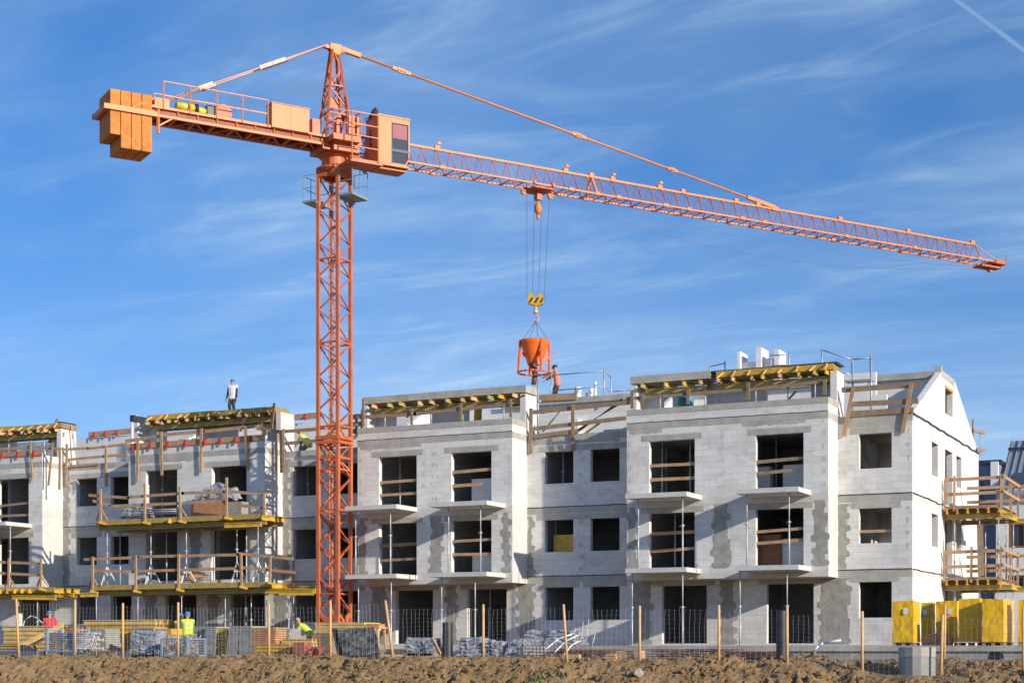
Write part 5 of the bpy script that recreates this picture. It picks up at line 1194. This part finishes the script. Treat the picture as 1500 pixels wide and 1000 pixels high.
# saw horse
c = P(549, 950, 51.5); t = thing('saw_horse', 'small timber saw horse right of the leaning black board', 'saw horse', c)
zt = ZP(549, 918, 51.5)
MB().box(c.x-.35, c.x+.35, 51.2, 51.8, zt-.06, zt).build('top', 'fresh', t); MB().box(c.x-.28, c.x+.3, 51.3, 51.75, zt+.004, zt+.12).build('block', 'brown_board', t)
for i in (-.25, .25):
    for j in (51.25, 51.75): MB().bar((c.x+i, j, zt-.06), (c.x+i*1.2, j, c.z), .07).build('leg', 'fresh', t)
for lb, a, b, yt, yb, yy, d, sd in (('foil wrapped bundle on a pallet left of the short black roll', 590, 636, 934, 960, 50.2, .9, 11), ('low foil wrapped bundle right of the short black roll, taller left heap', 668, 706, 933, 960, 50.4, .9, 12), ('low foil wrapped bundle under the stake before the middle bay door', 707, 738, 938, 960, 50.3, .9, 13), ('flat foil wrapped bundle touching the steel pipes', 739, 768, 937, 962, 50.2, .9, 14), ('large foil bundle on top of the rusty steel cage', 763, 846, 924, 944, 51.0, 1.1, 15)):
    filmbundle(lb, a, b, yt, yb, yy, d, sd, sd == 11, amp=.09, taper=.8)
tag(MB().bar(P(633, 935, 50.1), P(645, 958, 49.9), .05, .12).build('lath', 'fresh'), 'single pale lath leaning on the foil bundle beside the black roll', 'lath')
# rolls of black dimpled membrane
def roll(px, yt, yb, y, r, label):
    c = P(px, yb, y); zt = ZP(px, yt, y); n = 30; mb = MB(); prof = [(0, 0), (r, 0)]
    h = zt-c.z; m = int(h/.05)
    prof += [(r+(.008 if k % 2 else 0), h*k/m) for k in range(m+1)]+[(r*.55, h), (r*.5, h-.15), (0, h-.15)]
    mb.lathe(c, prof, 22); mb.tube(c+V((r*.97, -r*.2, 0)), c+V((r*.97, -r*.2, h)), .012, 6)
    tag(mb.build('membrane_roll', 'membrane'), label, 'roll')
roll(655.5, 911, 962, 50.6, .185, 'short upright black roll of membrane before the middle bay')
roll(1145, 894, 969, 49.2, .165, 'tall upright black roll of membrane behind a stake before the right bay')
# steel cage and mats of reinforcement
y = 50.0; x0, x1 = XP(770, y), XP(812, y); zb, zt = ZP(790, 966, y), ZP(790, 945, y)
t = thing('rebar_cage', 'rusty steel cage under the large foil bundle', 'rebar cage', ((x0+x1)/2, y+.5, zb))
for yy in (y, y+.9):
    mb = MB()
    for i in range(9): mb.tube((x0+(x1-x0)*i/8, yy, zb), (x0+(x1-x0)*i/8, yy, zt), .012, 5)
    for i in range(5): mb.tube((x0-.1, yy, zb+.04+(zt-zb-.04)*i/4), (x1+.1, yy, zb+.04+(zt-zb-.04)*i/4), .012, 5)
    mb.build('mesh_side', 'rust', t)
def rebarmat(label, px0, px1, yb, y, d, layers):
    x0, x1 = XP(px0, y), XP(px1, y); zb = ZP((px0+px1)/2, yb, y); t = thing('rebar_mat', label, 'rebar mat', ((x0+x1)/2, y+d/2, zb), 'reinforcement mats on the ground')
    for k in range(layers):
        mb = MB(); z = zb+.02+k*.055
        for i in range(9): yy = y+d*i/8+R.uniform(-.03, .03); mb.path([V((x0+(x1-x0)*j/8, yy, z+.03*noise.noise(V((j*.8, k, i))))) for j in range(9)], .012, 4)
        for i in range(int((x1-x0)/.18)): xx = x0+.1+i*.18+R.uniform(-.02, .02); mb.tube((xx, y, z+.02), (xx, y+d, z+.02), .010, 4)
        mb.build('mat_layer', 'rust', t)
rebarmat('rusty reinforcement mats lying in front of the foil bundle left of the timber offcuts', 812, 890, 962, 50.2, 1.8, 5)
rebarmat('rusty reinforcement mats lying before the left door of the right bay', 940, 1060, 962, 50.2, 2.2, 5)
rebarmat('rusty reinforcement mats lying before the right door of the right bay beside the tall roll', 1062, 1136, 963, 50.0, 2.0, 4)
for i, (a, b, lb) in enumerate((((798, 951), (838, 928), 'nearest the stake'), ((812, 955), (846, 930), 'middle of three'), ((826, 958), (850, 938), 'rightmost of three'))):
    p, q = P(*a, 49.8), P(*b, 50.6); m = p.lerp(q, .5)+UZ*.10
    tag(MB().path([p, p.lerp(m, .6), m, q], .028, 7).build('pipe_or_reflection', 'white_plastic'), 'thin white plastic pipe leaning on the large foil bundle, '+lb, 'pipe', 'white pipes on the foil bundle')
for i, (px, yt, yb) in enumerate(((838, 918, 940), (844, 915, 943), (850, 910, 945), (857, 906, 948), (866, 925, 950))):  # no real pipes: upright rods made up for bright reflections on the film
    p = P(px, yb, 51.2); q = P(px+R.uniform(4, 9), yt, 51.4)
    tag(MB().tube(p, q, .02, 6).build('pipe_or_reflection', 'prop'), 'short pale rod made up for a film reflection right of the large foil bundle', 'pipe', 'upright pale reflection rods')
p = [P(1191, 954, 50.5), P(1199, 945, 50.5), P(1206, 941, 50.5), P(1232, 937, 50.5)]
tag(MB().path(p, .035, 8).build('pipe_or_reflection', 'white_plastic'), 'bent white plastic pipe sticking out of the ground before the gable strip', 'pipe')
p = [P(30, 935, 53), P(36, 908, 53), P(46, 901, 53), P(55, 905, 53), P(62, 912, 53)]
tag(MB().path(p, .018, 6).build('pipe_or_reflection', 'white_plastic'), 'thin pale conduit bent in an arch left of the worker in red', 'pipe')
# right: terrace, retaining wall, wrapped pallets, bricks, concrete shaft
TZ = .06
MB().box(-17.0, 30, 53.3, 61.95, GS-.5, TZ-.05).build('terrace', 'soil', origin=(0, 0, 0))['kind'] = 'structure'
wt = thing('retaining_wall', 'low retaining wall of grey blocks with a concrete kerb on top', 'wall', (-7, 53, GS-.6))
MB().box(-15.6, 20, 53.0, 53.29, -1.1, -.12).build('wall', wallmat('grey_wall_block', (.34, .33, .32), (.28, .275, .27), (.18, .18, .17), .19, .39), wt)
MB().box(-24.0, 20, 52.93, 53.32, -.115, .07).build('kerb', 'concrete', wt)
for px, py, r in ((1368, 966, .10), (1459, 963, .24)):
    c = PW_ = P(px, py, 52.99); MB().tube(c+V((0, .0, 0)), c+V((0, .012, 0)), r, 16).build('opening', 'black', wt)
def palletwrap(px0, px1, pxe, yt, yb, y, label, lab=None, seed=1):
    x0, x1 = XP(px0, y), XP(px1, y); zb, zt = TZ, ZP(px0, yt, y); dd = max(.5, PG(pxe, 900, x1).y-y) if pxe else .8
    t = thing('wrapped_pallet', label, 'pallet', ((x0+x1)/2, y+dd/2, zb), 'yellow wrapped pallets')
    mb = MB()
    for k in range(5): mb.box(x0, x1, y+.05+k*(dd-.15)/4, y+.15+k*(dd-.15)/4, zb+.09, zb+.12)
    for xx in (x0+.06, (x0+x1)/2, x1-.06): mb.box(xx-.05, xx+.05, y+.03, y+dd, zb-.02, zb+.088)
    mb.build('pallet_base', 'old_plank', t)
    crumple(x0, x1, y, y+dd, zb+.13, zt, seed, .022, .03, .985).build('wrapping', 'yellow_wrap', t)
    if lab: a, b = P(lab[0], lab[1], y-.03), P(lab[2], lab[3], y-.03); MB().box(a.x, b.x, y-.035, y-.03, b.z, a.z).build('paper_label', 'white_plastic', t)
    return t
palletwrap(1307, 1338, 1348, 880, 942, 54.6, 'tall yellow wrapped pallet with a white label, leftmost in front', (1323, 890, 1330, 899), 21)
palletwrap(1349, 1366, 1369, 882, 925, 57.2, 'yellow wrapped pallet in the second row behind the brick stack', (1352, 892, 1358, 900), 22)
palletwrap(1371, 1402, None, 880, 930, 57.0, 'yellow wrapped pallet right of the narrow gap and the bricks', (1388, 891, 1394, 899), 23)
palletwrap(1404, 1436, None, 877, 940, 55.2, 'darker yellow wrapped pallet between the brick stack and the widest pallet', None, 24)
palletwrap(1438, 1470, 1485, 877, 942, 54.4, 'widest yellow wrapped pallet with a bright right side', None, 25)
palletwrap(1491, 1530, None, 878, 942, 55.0, 'yellow wrapped pallet cut by the right edge of the photo', None, 26)
y = 55.2; x0 = XP(1351, y)
t = thing('brick_stack', 'stack of red and white bricks on the ground between the yellow pallets', 'brick stack', (x0+.6, y+.2, TZ))
for k in range(4):
    for i in range(6):
        if k == 3 and i in (0, 5): continue
        MB().box(x0+i*.165, x0+i*.165+.15, y, y+.25, TZ+k*.105, TZ+k*.105+.09).build('brick', 'brick', t); MB().box(x0+i*.165+.02, x0+i*.165+.13, y-.004, y-.001, TZ+k*.105+.02, TZ+k*.105+.07).build('brick_face', 'grey_board', t)
c = P(1338, 988, 47.4); r = XP(1365, 47.4)-XP(1338, 47.4)
t = thing('concrete_shaft', 'short concrete shaft of two stacked rings set in the clay bank', 'shaft', (c.x, 47.7, c.z-.3))
z0 = c.z-.35; z1 = ZP(1338, 961, 47.4); z2 = ZP(1338, 947, 47.4); n8 = [( r*cos(a), r*sin(a)) for a in [radians(11+360/14*k) for k in range(14)]]
for za, zb_, s in ((z0, z1-.006, 1.0), (z1, z2, 1.015)):
    mb = MB(); o = [V((c.x+a*s, 47.9+b*s, za)) for a, b in n8]; i_ = [V((c.x+a*s*.8, 47.9+b*s*.8, za)) for a, b in n8]; hh = UZ*(zb_-za)
    vs = o+[p+hh for p in o]+i_+[p+hh for p in i_]; fs = []
    for k in range(14): g = (k+1) % 14; fs += [(k, g, 14+g, 14+k), (28+g, 28+k, 42+k, 42+g), (14+k, 14+g, 42+g, 42+k), (g, k, 28+k, 28+g)]
    mb.add(vs, fs); mb.build('ring', 'concrete' if s > 1 else M('pale_blue_concrete', (.30, .30, .275), .85, .15, 2, bmp=.3), t)
# fence: stakes and wire mesh
ST = [(25, 877, 950, 3), (110, 878, 957, 0), (180, 883, 962, 0), (261, 882, 965, 0), (394, 884, 965, 0), (484, 879, 962, 0), (568, 879, 966, 9), (708, 885, 968, 0), (827, 885, 968, 4), (937, 887, 967, 0), (1053, 886, 968, 0), (1153, 887, 972, 0), (1263, 895, 982, 0), (1380, 900, 992, -2), (1499, 890, 985, 0)]
SL = ['leftmost', 'left of the steel prop rack', 'in front of the tall beam stack', 'in front of the mesh crate', 'in front of the orange brown boards', 'left of the leaning black board', 'tilted, right of the leaning black board', 'before the right door of the middle bay', 'before the large foil bundle', 'beside the timber offcuts', 'between the two doors of the right bay', 'beside the tall black roll', 'left of the yellow pallets', 'right of the concrete shaft, front one', 'cut by the right edge of the photo']
YF = 47.5; tops = []
def stake(px, yt, yb, lean, lb, y=YF):
    b = P(px+lean, yb, y); q = P(px-lean*.4, yt, y); b.z = min(b.z, ground(b.x, y)-.0)-.12
    mb = MB(); d = (q-b)
    k = 6
    pts = [b+d*i/k+V((.012*noise.noise(V((px, i, 0))), 0, 0)) for i in range(k+1)]
    mb.tube(b, q, .046, 10, .042).tube(q, q+UZ*.012, .042, 10, .03)
    tag(mb.build('fence_stake', 'stake'), 'peeled wooden fence stake, '+lb, 'stake', 'wooden stakes of the wire fence'); return b, q
for (px, yt, yb, ln), lb in zip(ST, SL): tops.append(stake(px, yt, yb, ln, lb))
stake(1384, 885, 966, -1, 'right of the concrete shaft, rear one', 49.6)
def fencespan(i, label):
    (b0, t0), (b1, t1) = tops[i], tops[i+1]; x0, x1 = t0.x, t1.x; y = YF+.06; mb = MB(); rr = random.Random(i*7+1)
    zt = lambda x: min(t0.z, t1.z)-.10+.05*noise.noise(V((x*.6, i, 0))); zb = lambda x: ground(x, y)-.03
    n = int((x1-x0)/.155); r = .0026
    sag = lambda x: .035*noise.noise(V((x*.9, 0, 4)))
    for k in range(n+1):
        x = x0+(x1-x0)*k/n; a, c_ = zb(x), zt(x); pts = []
        for q in range(7):
            f = q/6; bend = (f**3)*(.05*noise.noise(V((x*.7, 8, 0)))+.03*rr.gauss(0, .6)); pts.append(V((x+bend, y+sag(x)+.05*f**4*noise.noise(V((x, 1, 2))), a+(c_-a)*f)))
        mb.path(pts, r, 3) if False else [mb.tube(p, q_, r, 3, cap=False) for p, q_ in zip(pts, pts[1:])]
    for h in range(1, 13):
        f = h/12.3; m = max(3, n//3); pts = []
        for k in range(m+1):
            x = x0+(x1-x0)*k/m; a, c_ = zb(x), zt(x); pts.append(V((x, y+sag(x), a+(c_-a)*f+.012*noise.noise(V((x, h, 1))))))
        for p, q_ in zip(pts, pts[1:]): mb.tube(p, q_, r*.9, 3, cap=False)
    tag(mb.build('wire_fence', 'wire', recalc=False), label, 'wire fence', 'spans of the wire mesh fence')
MAT['wire'] = M('fence_wire', (.42, .43, .44), .5, .1, 3, metal=.1)
FL = ['before the low yellow brown beams', 'before the steel prop rack', 'before the tall beam stack', 'before the grey boards and the two workers', 'before the yellow beams and red bricks', 'before the leaning black board', 'before the foil bundle and short black roll', 'between middle bay door and large foil bundle', 'before the rusty reinforcement and timber offcuts', 'before the left door of the right bay', 'before the right door of the right bay', 'between the tall black roll and the gable', 'before the first yellow pallet and the concrete shaft', 'before the widest yellow pallet']
for i in range(len(tops)-1): fencespan(i, 'wire mesh fence span '+FL[i])
# ------------------------------------------------------------ neighbouring house
YH = 92.0
hs = thing('neighbouring_house', 'finished white house with a grey seamed metal roof beyond the gable', 'house', (-8, 96, 0))
xw = XP(1459, YH); xl = XP(1436, YH+1.2)
hh = [rect(XP(1477, YH), XP(1477, YH)+2.6, ZP(1490, 802, YH), ZP(1490, 765, YH)), rect(XP(1476, YH), XP(1476, YH)+2.6, ZP(1490, 866, YH), ZP(1490, 842, YH))]
MB().panel((0, YH, 0), UX, -UY, rect(xw, 8, -2, ZP(1470, 717, YH)), hh, .3).box(xw, xw+.3, YH+.3, YH+8, -2, ZP(1470, 717, YH)).build('wall', 'house_white', hs)
MB().box(xl-1, xw-.01, YH+1.2, YH+8, -2, ZP(1445, 680, YH+1.2)).build('wall', 'house_grey', hs)
MB().box(xl-1, xw+.1, YH+1.1, YH+8, ZP(1445, 680, YH+1.2)+.004, ZP(1445, 674, YH+1.2)).build('flat_roof', 'membrane', hs)
MB().panel((0, YH+.9, 0), UX, -UY, rect(XP(1451, YH+.9), XP(1462, YH+.9), ZP(1455, 712, YH), ZP(1455, 673, YH)), [], .3).build('wall', 'house_white', hs)
ze, zr = ZP(1480, 724, YH-.3), ZP(1480, 646, YH+4.2)
mb = MB(); xr0 = XP(1462, YH-.3); xr1 = 8
mb.prism([(xr0, YH-.35, ze), (xr0+.0, YH+4.2, zr), (xr0, YH+4.2, zr-.25), (xr0, YH-.3, ze-.25)], (xr1-xr0, 0, 0))
rf = mb.build('roof', 'seam_roof', hs)
mb = MB(); k = 0
while xr0+.1+k*.36 < xr1: x = xr0+.1+k*.36; mb.bar((x, YH-.35, ze+.04), (x, YH+4.2, zr+.04), .05, .09); k += 1
mb.build('standing_seam', 'seam_roof', rf)
mb = MB(); sl = (V((0, 4.55, zr-ze))).normalized()
mb.bar((xr0, YH+3.2, ze+(zr-ze)*.80+.14), (xr1, YH+3.2, ze+(zr-ze)*.80+.14), .12); mb.build('snow_guard', 'membrane', rf)
for x in (XP(1478, YH), XP(1478, YH)+2.2): MB().obox((x+.55, YH+.75, ze+(zr-ze)*.245+.06), UX, sl, UX.cross(sl), .5, .62, .06).build('roof_window', 'glass', rf)
for l in hh:
    (a, z0), (b, _), (_, z1), _ = l[0], l[1], l[2], l[3]
    mb = MB()
    for x in (a+.06, (a*2+b)/3, (a+2*b)/3, b-.06): mb.box(x-.07, x+.07, YH+.06, YH+.14, z0, z1)
    for z in (z0+.06, z1-.06): mb.box(a+.131, b-.131, YH+.065, YH+.135, z-.06, z+.06)
    f = mb.build('window', 'wood_frame', hs); MB().box(a+.02, b-.02, YH+.145, YH+.16, z0+.02, z1-.02).build('pane', 'glass', f)
for py0, py1 in ((703, 731), (768, 796), (830, 860)):
    x0, x1 = XP(1436, YH+1.2)+.05, XP(1440, YH+1.2); f = MB().box(x0, x1, YH+1.15, YH+1.195, ZP(1438, py1, YH+1.2), ZP(1438, py0, YH+1.2)).build('window', 'glass', hs)
tag(MB().box(-13.0, 8, 80.5, 80.6, .3, 2.6).build('site_hoarding', 'house_white'), 'pale hoarding behind the yellow pallets between gable and house', 'hoarding')
# ------------------------------------------------------------ people
def cap(mb, p, q, r1, r2, n=12):
    p, q = V(p), V(q); mb.tube(p, q, r1, n, r2, cap=True); mb.ball(p, r1, n, 8); mb.ball(q, r2, n, 8); return mb
def mid(a, b, l1, l2, pole):
    """elbow or knee between a and b for two bones, bent towards pole"""
    d = b-a; L_ = min(d.length, (l1+l2)*.999); u = d.normalized(); x = (l1*l1-l2*l2+L_*L_)/(2*L_); h = math.sqrt(max(0, l1*l1-x*x))
    pl = V(pole); pl = pl-u*pl.dot(u); pl = pl.normalized() if pl.length > 1e-4 else u.orthogonal().normalized()
    return a+u*x+pl*h, a+u*L_
def person(label, base, yaw, lean=0.0, hip=.93, hands=((-.3, .1, .85), (.3, .1, .85)), feet=((-.12, 0, 0), (.12, 0, 0)), top='hi_vis', sleeve=None, long_sleeve=True, legs='dark_cloth', helmet='helmet', head_pitch=0.0, vest=False, scale=1.0, headyaw=0):
    t = thing('person', label, 'person', base)
    cy, sy = cos(yaw), sin(yaw)
    def W(p): return V((base[0]+scale*(p[0]*cy-p[1]*sy), base[1]+scale*(p[0]*sy+p[1]*cy), base[2]+scale*p[2]))
    H = V((0, -.12*sin(lean), hip)); up = V((0, sin(lean), cos(lean))); fwd_ = V((0, cos(lean), -sin(lean)))
    ch = H+up*.36; nk = H+up*.53; hd = nk+V((0, sin(lean*.6+head_pitch), cos(lean*.6+head_pitch)))*.17
    hu = (hd-nk).normalized(); hf = V((sin(headyaw), cos(lean*.6+head_pitch)*cos(headyaw), -sin(lean*.6+head_pitch)))
    sh = [H+up*.47+V((s*.19, 0, 0)) for s in (-1, 1)]; hpj = [H+V((s*.09, 0, -.02)) for s in (-1, 1)]
    arms = []; lg = []
    for s, h in zip(sh, hands): e, w_ = mid(s, V(h), .30, .27, (0, -.8, -.5)); arms.append((s, e, w_))
    for s, f in zip(hpj, feet): a = V(f)+V((0, 0, .09)); kn, an = mid(s, a, .44, .43, (0, 1, .1)); lg.append((s, kn, an))
    S = scale
    def C_(mb, p, q, r1, r2): return cap(mb, W(p), W(q), r1*S, r2*S)
    def torso(mb, g=0.0):
        C_(mb, H+V((-.07, 0, 0)), ch+V((-.08, 0, 0)), .115+g, .12+g); C_(mb, H+V((.07, 0, 0)), ch+V((.08, 0, 0)), .115+g, .12+g)
        C_(mb, ch+V((-.09, 0, 0)), H+up*.45+V((-.11, 0, 0)), .11+g, .075+g); C_(mb, ch+V((.09, 0, 0)), H+up*.45+V((.11, 0, 0)), .11+g, .075+g); C_(mb, sh[0], sh[1], .07+g, .07+g)
    def finish(mb, name, mat, vox, par=t):
        o = mb.build(name, mat, par, recalc=False); m = o.modifiers.new('blend', 'REMESH'); m.mode = 'VOXEL'; m.voxel_size = vox; m.use_smooth_shade = True
        q = o.modifiers.new('smooth', 'SMOOTH'); q.factor = .5; q.iterations = 3; return o
    mb = MB(); torso(mb); C_(mb, H+up*.46, nk+hu*.06, .065, .058)
    C_(mb, hd+hu*.02, hd+hu*.04, .092, .092); C_(mb, hd-hu*.05+hf*.03, hd-hu*.06+hf*.045, .06, .05)
    C_(mb, hd+hf*.088-hu*.0, hd+hf*.108-hu*.03, .012, .016)
    sd_ = hu.cross(hf).normalized()
    for s in (-1, 1): C_(mb, hd+sd_*.088*s, hd+sd_*.092*s-hu*.03, .018, .014)
    C_(mb, hd+hf*.085-hu*.062-sd_*.018, hd+hf*.085-hu*.062+sd_*.018, .010, .010)
    for (s, e, w_) in arms:
        C_(mb, s, e, .055, .042); C_(mb, e, w_, .042, .029)
        d = (w_-e).normalized(); side = d.cross(V((0, 0, 1)) if abs(d.z) < .9 else V((0, 1, 0))).normalized(); nrm = side.cross(d)
        C_(mb, w_+d*.02-side*.015, w_+d*.075-side*.022, .022, .020); C_(mb, w_+d*.02+side*.015, w_+d*.075+side*.022, .022, .020)
        for k, l in enumerate((.062, .075, .070, .052)):
            r0 = w_+d*.085+side*(.033-.022*k); k1 = r0+d*l*.5-nrm*.012; C_(mb, r0, k1, .0105, .010); C_(mb, k1, k1+d*l*.38-nrm*.028, .010, .009)
        th0 = w_+d*.03+side*.036; C_(mb, th0, th0+side*.026+d*.028, .013, .011); C_(mb, th0+side*.026+d*.028, th0+side*.03+d*.058-nrm*.01, .011, .009)
    for (a, k, n_) in lg: C_(mb, a, k, .085, .057); C_(mb, k, n_, .057, .04); C_(mb, n_, n_+V((0, .10, -.045)), .04, .032)
    finish(mb, 'body', 'skin', .0095*S)
    mb = MB(); torso(mb, .022); C_(mb, H+V((0, .02, 0)), ch+V((0, .02, 0)), .125, .135); C_(mb, H+V((-.07, 0, -.06)), H+V((.07, 0, -.06)), .148, .148)
    for (s, e, w_) in arms:
        if vest: C_(mb, s, s.lerp(e, .1), .085, .08); continue
        C_(mb, s, e, .072, .062)
        if long_sleeve: C_(mb, e, e.lerp(w_, .93), .06, .046)
        else: pass
    if vest and top == 'hi_vis':
        for f in (.16, .36):
            sb = MB(); ring_ = [W(H+up*f+V((.215*cos(a), 0, 0))+fwd_*(.150*sin(a))) for a in [2*pi*i/20 for i in range(20)]]
            sb.v = [tuple(p) for p in ring_]+[tuple(p+(W(up*.05)-W((0, 0, 0)))) for p in ring_]; sb.f = [(i, (i+1) % 20, 20+(i+1) % 20, 20+i) for i in range(20)]; sb.s = [True]*20
            sb.build('reflective_band', 'white_plastic', t)
    shirt = finish(mb, 'vest' if vest else 'shirt', top, .012*S)
    if sleeve:
        mb = MB()
        for (s, e, w_) in arms: C_(mb, s, e, .068, .055); C_(mb, e, e.lerp(w_, .93), .054, .042)
        finish(mb, 'sleeve', sleeve, .012*S)
    mb = MB(); C_(mb, H+V((-.07, 0, -.03)), H+V((.07, 0, -.03)), .122, .122)
    for (a, k, n_) in lg: C_(mb, a, k, .105, .08); C_(mb, k, n_+V((0, 0, .02)), .078, .068)
    finish(mb, 'trousers', legs, .012*S)
    mb = MB()
    for (a, k, n_) in lg: C_(mb, n_+V((0, -.03, -.035)), n_+V((0, .15, -.045)), .055, .045); C_(mb, n_+V((0, 0, .06)), n_+V((0, 0, -.02)), .056, .06)
    finish(mb, 'boot', 'dark_cloth', .012*S)
    if helmet:
        mb = MB(); n, m = 16, 6; vs = []
        for j in range(m+1):
            th = pi/2*j/m
            for i in range(n):
                a = 2*pi*i/n; vs.append(W(hd+hu*(.035+.118*cos(th))+hf*(.135*sin(th)*cos(a)-.005)+sd_*(.112*sin(th)*sin(a))))
        mb.add(vs, [(j*n+i, (j+1)*n+i, (j+1)*n+(i+1) % n, j*n+(i+1) % n) for j in range(m) for i in range(n)], True)
        br = [W(hd+hu*.036+hf*(.135*cos(a)-.005)+sd_*.112*sin(a)) for a in [2*pi*i/n for i in range(n)]]; bo = [W(hd+hu*.026+hf*((.20 if cos(a) > .2 else .15)*cos(a)-.005)+sd_*.128*sin(a)) for a in [2*pi*i/n for i in range(n)]]
        mb.add(br+bo, [(i, (i+1) % n, n+(i+1) % n, n+i) for i in range(n)])
        mb.build('helmet', helmet, t)
    return t
def gp(px, y, z=None): x = XP(px, y); return (x, y, ground(x, y) if z is None else z)
TOCAM = lambda px: math.atan2(-ray(px).x, ray(px).y)     # heading that looks straight away from the camera
h0 = TOCAM(72)
person('person in a red shirt and blue helmet bending over the low beams at the left', gp(74, 52.4), h0+.25, lean=.28, hip=.97, hands=((-.42, .30, .55), (.42, .35, .72)), feet=((-.2, 0, 0), (.2, .05, 0)), top='red_shirt', long_sleeve=False, legs='grey_cloth', scale=1.08)
person('person in a hi-vis vest with tan sleeves, half hidden by the stake, left of two', gp(264, 53.2), TOCAM(262)-.3, lean=.15, hands=((-.3, .35, 1.0), (.3, .3, .95)), top='hi_vis', sleeve='peach_shirt', vest=True, legs='grey_cloth')
person('person in a hi-vis vest with grey sleeves and blue helmet, right of two', gp(275, 53.0), TOCAM(273)+.15, lean=.10, hands=((-.32, .15, .85), (.33, .10, .80)), top='hi_vis', sleeve='grey_cloth', vest=True, legs='dark_cloth', scale=1.03)
person('person in bright green hi-vis bending deeply beside the foot of the crane mast', gp(451, 54.5), TOCAM(448)+1.4, lean=.85, hip=.97, hands=((-.2, .62, .72), (.2, .70, .62)), top='hi_vis', legs='grey_cloth', helmet=None, long_sleeve=False)
wx = XP(341, 63.9)
person('person in a white shirt and blue helmet standing on the roof of the left bay', (wx, 63.9, 11.0), TOCAM(341)+pi-.5, lean=.02, hands=((-.27, .12, .80), (.30, .08, .80)), top='white_shirt', sleeve='dark_cloth', vest=True, legs='dark_cloth')
MB().box(wx-1.2, wx+1.2, 63.2, 64.6, 10.96, 11.0).build('work_deck', 'form_ply', bld)
person('person in an orange pink top guiding the concrete skip with an outstretched arm', (XP(816, 68.9), 68.9, 11.36), TOCAM(815)+pi/2-.1, lean=.16, hands=((-.10, .62, 1.18), (.12, .60, 1.05)), feet=((-.12, .1, 0), (.12, -.12, 0)), top='peach_shirt', legs='dark_cloth', helmet='dark_cloth', head_pitch=.1)
person('person in a hi-vis vest crouching behind the roof guard by the crane mast', (XP(450, 63.6), 63.6, 8.74), TOCAM(450)+1.2, lean=.75, hip=.70, hands=((-.2, .55, .5), (.25, .5, .45)), top='hi_vis', sleeve='grey_cloth', vest=True, legs='grey_cloth', helmet='white_plastic')
